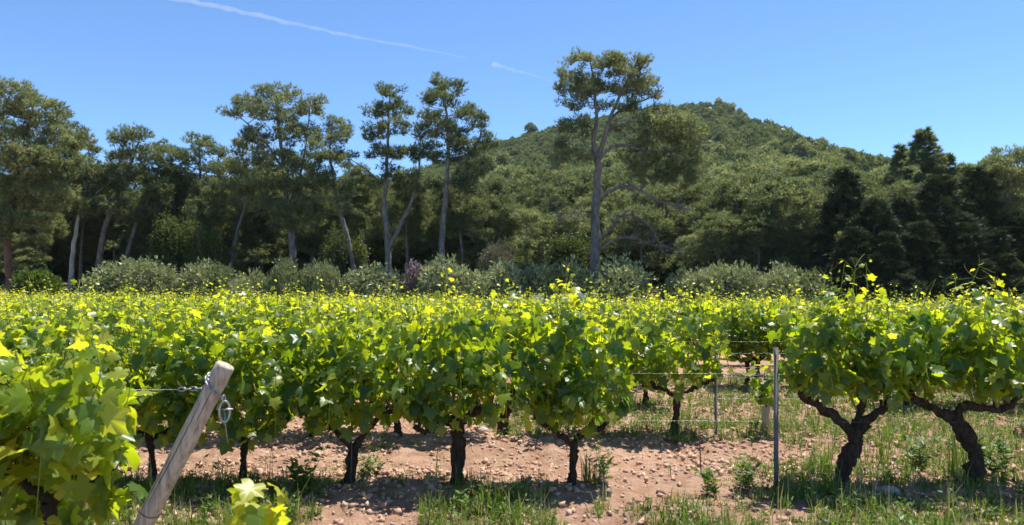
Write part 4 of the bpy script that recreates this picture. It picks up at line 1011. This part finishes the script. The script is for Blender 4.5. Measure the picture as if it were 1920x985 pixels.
crate(955, 964, 546, 41.2, 'narrowest pale upright box under the silvery hedge'); crate(998, 1020, 554, 41.0, 'low pale bluish box between the narrow box and the wide box'); crate(1036, 1048, 553, 41.2, 'small pale tilted-looking box close to the wide box' if False else 'small pale box close beside the wide box'); crate(1056, 1102, 551, 40.9, 'widest pale bluish box under the silvery hedge')
x, Y = P(975, 0, 41.1)[0], 41.1; pe2 = empty('white_post', (x, Y, float(gz(x, Y))), 'slim white post beside the narrowest pale box', 'post')
me = box_geo(-.035, .035, -.035, .035, -.2, P(0, 537, Y)[2] - float(gz(x, Y))); me.materials.append(M_BOX); inst('shaft', me, pe2)
hh = P(0, 537, Y)[2] - float(gz(x, Y)); me = box_geo(-.045, .045, -.045, .045, hh + .001, hh + .03, .005); me.materials.append(M_BOX); inst('cap', me, pe2)
x, Y = P(1558, 0, 41.4)[0], 41.4; z = float(gz(x, Y)); be = empty('utility_box', (x, Y, z), 'small dark blue box on a pale stand before the dark cypresses', 'box')
me = box_geo(-.13, .13, -.1, .1, 0, P(0, 563, Y)[2] - z, .01); me.materials.append(M_CLAY); inst('stand', me, be)
h0 = P(0, 563, Y)[2] - z; me = box_geo(-.19, .17, -.13, .13, h0 + .001, P(0, 552, Y)[2] - z, .015); me.materials.append(M_BLUE); inst('body', me, be)
h1 = P(0, 552, Y)[2] - z; me = box_geo(-.2, -.14, -.14, -.131, h0, h1, .003); me.materials.append(M_BOX); inst('edge_strip', me, be)

# ------------------------------------------------------------------ soil clods, stones, grass and weeds
rng = np.random.default_rng(700)
n = 70000; y = 5.1 + 9 * rng.random(n) ** 1.6; x = rng.uniform(-1, 1, n) * (y * .74 + .8)
dens = fbm(x * .9, y * .9, 61); keep = rng.random(n) < np.clip((dens - .32) * 4, .2, 1); x, y = x[keep], y[keep]; n = len(x)
s = .006 + .034 * rng.random(n) ** 4.2
OCT_V = np.array([(1, 0, 0), (-1, 0, 0), (0, 1, 0), (0, -1, 0), (0, 0, 1), (0, 0, -1)], float); OCT_F = np.array([(0, 2, 4), (2, 1, 4), (1, 3, 4), (3, 0, 4), (2, 0, 5), (1, 2, 5), (3, 1, 5), (0, 3, 5)])
X, Y_, Z = frames(rnd_dirs(n, rng), rnd_dirs(n, rng)); clods = Geo()
for k in range(4):
    m_ = np.arange(n) % 4 == k; tv = OCT_V * np.random.default_rng(k).uniform(.6, 1.3, (6, 3)) + np.random.default_rng(k + 50).normal(0, .12, (6, 3))
    V, F = scatter(tv, OCT_F, np.stack([x, y, groundz(x, y) + s * .2], -1)[m_], X[m_], Y_[m_], Z[m_], s[m_][:, None] * rng.uniform(.7, 1.3, (m_.sum(), 3))); clods.add(V, F)
tag(clods.obj('soil_clods', M_CLOD), 'crumbly red-brown soil clods strewn between the vine rows', 'soil', None, 'stuff')
for k, (px, py, r, lab) in enumerate([(1665, 930, .075, 'rounded tan stone lying between the two thick forked vines'), (1725, 842, .05, 'small grey stone between weeds near the slanting vine trunk'), (660, 862, .03, 'small pale stone on the bare soil near the Y-shaped trunk'), (905, 815, .07, 'grey stone at the foot of the bare leaning trunk'), (716, 868, .028, 'little white pebble lying between the Y-shaped and the thickest trunks')]):
    Y = F_PX * CAM_H / (py - HY); x = P(px, 0, Y)[0]; q = np.random.default_rng(800 + k)
    import bmesh
    bm = bmesh.new(); bmesh.ops.create_icosphere(bm, subdivisions=3, radius=r)
    for v_ in bm.verts:
        c = v_.co; d = 1 + .35 * (float(fbm(c.x * 9 / r * .1 + 7 + k, c.y * 9 / r * .1 + c.z * 6 / r * .1 + 3, k)) - .47) * 2; v_.co = Vector((c.x * d * 1.2, c.y * d, c.z * d * .75))
    me = bpy.data.meshes.new('stone'); bm.to_mesh(me); bm.free(); me.polygons.foreach_set('use_smooth', np.ones(len(me.polygons), bool)); me.materials.append(M_STONE)
    o = inst('stone', me, None, (x, Y, float(groundz(x, Y)) + r * .35)); tag(o, lab, 'stone')

def blades(pos, h, per, rng, wid=.006, lean=.5, tint=.45):
    n = len(pos) * per; b = np.repeat(pos, per, 0) + rng.normal(size=(n, 3)) * np.array([.02, .02, 0]); H = np.repeat(h, per) * rng.uniform(.5, 1.15, n)
    a = rng.uniform(0, 6.28, n); d = np.stack([np.cos(a), np.sin(a), np.zeros(n)], -1); l = np.abs(rng.normal(0, lean, n))
    side = np.stack([-np.sin(a), np.cos(a), np.zeros(n)], -1); a2 = rng.normal(0, .6, n)[:, None]; side = norm(side + a2 * d); w = (wid * rng.uniform(.6, 1.4, n))[:, None]
    m1 = b + d * (l * H * .25)[:, None] + np.array([0, 0, 1]) * (H * .55)[:, None]; tp = b + d * (l * H * .95)[:, None] + np.array([0, 0, 1]) * (H * np.clip(1 - .3 * l, .35, 1))[:, None]
    V = np.stack([b - side * w, b + side * w, m1 - side * w * .8, m1 + side * w * .8, tp], 1).reshape(-1, 3); q = (np.arange(n) * 5)[:, None]
    return V, np.concatenate([q + np.array([[0, 1, 3]]), q + np.array([[0, 3, 2]]), q + np.array([[2, 3, 4]])]), np.repeat(np.clip(tint + rng.normal(0, .17, n), 0, 1), 5)

def weed_leaves(pos, h, per, rng, leaf=(.022, .06)):
    """broadleaf weeds: stems with small pointed leaves"""
    n = len(pos); st_n = 3; b = np.repeat(pos, st_n, 0); H = np.repeat(h, st_n) * rng.uniform(.6, 1.1, n * st_n)
    top = b + np.stack([rng.normal(0, .28, n * st_n) * H, rng.normal(0, .28, n * st_n) * H, H], -1)
    SV, _, SQ = segs(b, top, .0028, .0014, 3)
    f = rng.uniform(.12, 1, (n * st_n, per)); lp = b[:, None] + (top - b)[:, None] * f[..., None]; lp = lp.reshape(-1, 3); m_ = len(lp)
    a = rng.uniform(0, 6.28, m_); d = np.stack([np.cos(a), np.sin(a), rng.uniform(.0, .8, m_)], -1); X, Y_, Z = frames(d, np.array([0, 0, 1.]) + rng.normal(size=(m_, 3)) * .35)
    s = rng.uniform(.5, 1.35, m_) * np.repeat(np.repeat(np.clip(h / .22, .5, 1.5), st_n), per)
    LVv, LFf = scatter(*RHOMB, lp, X, Y_, Z, np.stack([leaf[0] * s, leaf[1] * s, leaf[0] * s], -1))
    return (SV, SQ), (LVv, LFf, np.repeat(np.clip(.35 + rng.normal(0, .15, m_), 0, 1), 4))

def patch(x, y):
    """where things grow: grassy verge in front, strips under the rows, loose patches"""
    nz = fbm(x * .75, y * .75, 91); nf = fbm(x * 2.6, y * 2.6, 95)
    left = (1 - ss(-1.9, -1.4, x)) * (1 - ss(6.3, 7.0, y)) * 1.3
    mid = ss(-.9, -.5, x) * (1 - ss(.1, .5, x)) * (1 - ss(6.1, 6.6, y)) * 1.0
    right = ss(.9, 1.6, x) * (.16 + .4 * (1 - ss(5.9, 6.4, y))) * (1 - ss(7.0, 7.8, y))
    back = ss(8.0, 8.7, y) * ss(-.6, .4, x) * .95 + ss(2.6, 3.6, x) * ss(7, 8, y) * .5
    rowd = np.abs((y - ROW0) / ROWS - np.round((y - ROW0) / ROWS)); strip = np.clip(1 - rowd * 5, 0, 1) * .35
    bare = np.where((y > 6.6) & (y < 8.1) & (x < 1.2), .4, 1)
    return np.clip((left + mid + right + back + strip) * 1.1 + (nz - .5) * 2.4 + (nf - .5) * 1.8, 0, 1) * bare
n = 30000; y = 5.0 + 10 * rng.random(n) ** 1.6; x = rng.uniform(-1, 1, n) * (y * .74 + .6); d = patch(x, y)
keep = rng.random(n) < d * .8; x, y, d = x[keep], y[keep], d[keep]; pos = np.stack([x, y, groundz(x, y) - .01], -1); n = len(x)
gr = Geo(); k = rng.random(n)
m_ = k < .50; h = (.05 + .13 * rng.random(m_.sum()) ** 1.6) * (.6 + .6 * d[m_]); V, F, t = blades(pos[m_], h, 8, rng, .0045, .6, .42); gr.add(V, F, None, t)
m2_ = (k > .50) & (k < .58); V, F, t = blades(pos[m2_], .12 + .3 * rng.random(m2_.sum()) ** 1.5, 6, rng, .0035, .35, .85); gr.add(V, F, None, t)
tag(gr.obj('grass', M_GRASS), 'green grass tufts growing among the soil before the vines', 'grass', None, 'stuff')
m3 = k > .58; h = (.04 + .13 * rng.random(m3.sum()) ** 1.7) * (.6 + .7 * d[m3]); (SV, SQ), (V, F, t) = weed_leaves(pos[m3], h, 4, rng)
wd = Geo(); wd.add(SV, None, SQ, .5); wd.add(V, F, None, t)
tag(wd.obj('ground_weeds', M_GRASS), 'low leafy weeds spreading over the soil around the vines', 'weeds', None, 'stuff')
# prunings and dry stalks lying on the soil
n = 260; y = 5.4 + 5 * rng.random(n) ** 1.4; x = rng.uniform(-1, 1, n) * (y * .74); a = rng.uniform(0, 6.28, n); l = .03 + .16 * rng.random(n) ** 2
A = np.stack([x, y, groundz(x, y) + .008], -1); bx_, by_ = x + l * np.cos(a), y + l * np.sin(a); B = np.stack([bx_, by_, groundz(bx_, by_) + .01 + .02 * rng.random(n)], -1)
g = Geo(); g.add(*segs(A, B, .0035, .0022, 4)); tag(g.obj('prunings', M_DRY), 'dry vine prunings and stalks littering the soil', 'prunings', None, 'stuff')
# taller single weeds
for k, (px, py, h, kind, lab) in enumerate([(1720, 880, .50, 0, 'tall dark leafy weed between the two thick forked vines'), (1650, 870, .55, 1, 'tall thin grassy weed beside the forked V-shaped trunk'), (1545, 895, .42, 1, 'feathery grass clump at the foot of the V-shaped trunk'), (1790, 905, .55, 1, 'long grass clump at the foot of the slanting trunk'), (1870, 900, .4, 0, 'leafy weed growing past the slanting trunk'),
        (575, 935, .34, 0, 'bushy weed on the soil between the young vine and the Y-shaped trunk'), (690, 900, .22, 0, 'small weed right beside the Y-shaped trunk'), (930, 955, .30, 1, 'grass clump between the thickest trunk and the slim trunk'), (1105, 915, .32, 1, 'grass clump right beside the slim trunk'), (1140, 905, .28, 0, 'leafy weed just past the slim trunk'), (1400, 925, .3, 0, 'leafy weed beside the foot of the steel post'), (1330, 930, .3, 0, 'leafy weed in the gap below the rusty rod'), (800, 975, .3, 1, 'loose grass clump before the thickest trunk')]):
    Y = F_PX * CAM_H / (py - HY); x = P(px, 0, Y)[0]; z = float(groundz(x, Y)) - .01; q = np.random.default_rng(900 + k)
    e = empty('weed', (x, Y, z), lab, 'weed', 'taller weeds among the vines')
    if kind == 0:
        (SV, SQ), (V, F, t) = weed_leaves(q.normal(size=(3, 3)) * np.array([.05, .05, 0]), np.full(3, h) * q.uniform(.6, 1.1, 3), 24, q, (.016 + .010 * q.random(), .045 + .03 * q.random())); g = Geo(); g.add(SV, None, SQ, .5); g.obj('stem', M_GRASS, e); g = Geo(); g.add(V, F, None, t * .7); g.obj('foliage', M_GRASS, e)['kind'] = 'stuff'
    else:
        V, F, t = blades(q.normal(size=(6, 3)) * np.array([.06, .05, 0]), np.full(6, h), 9, q, .0045, .4, .5); g = Geo(); g.add(V, F, None, t); g.obj('foliage', M_GRASS, e)['kind'] = 'stuff'
for k, (px, py, lab) in enumerate([(1508, 955, 'violet wildflower in the grass before the steel post'), (1548, 978, 'lower violet wildflower in the grass before the V-shaped trunk'), (905, 912, 'violet wildflower beside the thickest trunk')]):
    Y = F_PX * CAM_H / (py + 30 - HY); x = P(px, 0, Y)[0]; z = float(groundz(x, Y)); q = np.random.default_rng(940 + k); h = P(0, py, Y)[2] - z
    e = empty('wildflower', (x, Y, z), lab, 'flower', 'violet wildflowers in the grass'); g = Geo(); g.add(*tube([(0, 0, -.01), (.005, 0, h * .5), (0, 0, h)], .0018, 5)); g.obj('stem', M_SHOOT, e)
    for b in range(5):
        a = b * 1.2566; d = np.array([[math.cos(a), math.sin(a), .5]]); X, Y_, Z = frames(d, np.array([[0, 0, 1.]])); V, F = scatter(*RHOMB, np.array([[0, 0, h]]), X, Y_, Z, np.array([[.014, .02, .014]])); g = Geo(); g.add(V, F); g.obj('petal', M_PETAL, e)
# dry grass of the bank before the wood
n = 3200; y = rng.uniform(41.0, 51, n); x = rng.uniform(-.78, .8, n) * y; gr = Geo(); V, F, t = blades(np.stack([x, y, gz(x, y) - .02], -1), .15 + .35 * rng.random(n), 5, rng, .022, .5, .75); gr.add(V, F, None, t)
tag(gr.obj('dry_grass', M_GRASS), 'dry straw-coloured grass on the bank behind the vines', 'grass', None, 'stuff')

# ------------------------------------------------------------------ contrail
m, nt, N, L, out = new_mat('contrail_vapour'); vv = N.new('ShaderNodeVolumePrincipled'); vv.inputs['Color'].default_value = (1, 1, 1, 1); vv.inputs['Density'].default_value = .0062; L.new(vv.outputs[0], out.inputs['Volume'])
ce = empty('contrail', tuple(P(600, 50, 6000)), 'thin white broken contrail slanting down across the blue sky', 'contrail')
ce0 = P(600, 50, 6000); q = np.random.default_rng(77)
for pts, r0, r1 in [([(300, -8), (420, 15), (500, 33), (600, 55), (700, 75), (790, 92), (885, 111)], 26, 6), ([(922, 119), (950, 128), (990, 139), (1036, 153)], 22, 4)]:
    p = spline(np.array([P(a, b, 6000) for a, b in pts]), 40) - ce0; p[1:-1, 2] += q.normal(0, 4, 38)
    rr = np.linspace(r0, r1, 40) * (.75 + .5 * q.random(40)); rr[0] *= .3; rr[-1] *= .3
    g = Geo(); g.add(*tube(p, rr, 10, True, .1, q)); g.obj('vapour_streak', m, ce)

# ------------------------------------------------------------------ thin summer haze
m, nt, N, L, out = new_mat('haze_air'); vv = N.new('ShaderNodeVolumePrincipled'); vv.inputs['Color'].default_value = (.78, .88, 1, 1); vv.inputs['Density'].default_value = .00009; vv.inputs['Anisotropy'].default_value = .2; L.new(vv.outputs[0], out.inputs['Volume'])
me = box_geo(-930, 930, -30, 1260, -12, 135, .01); me.materials.append(m)
tag(inst('haze', me), 'thin pale summer haze lying over the vineyard and hill', 'haze', None, 'stuff')
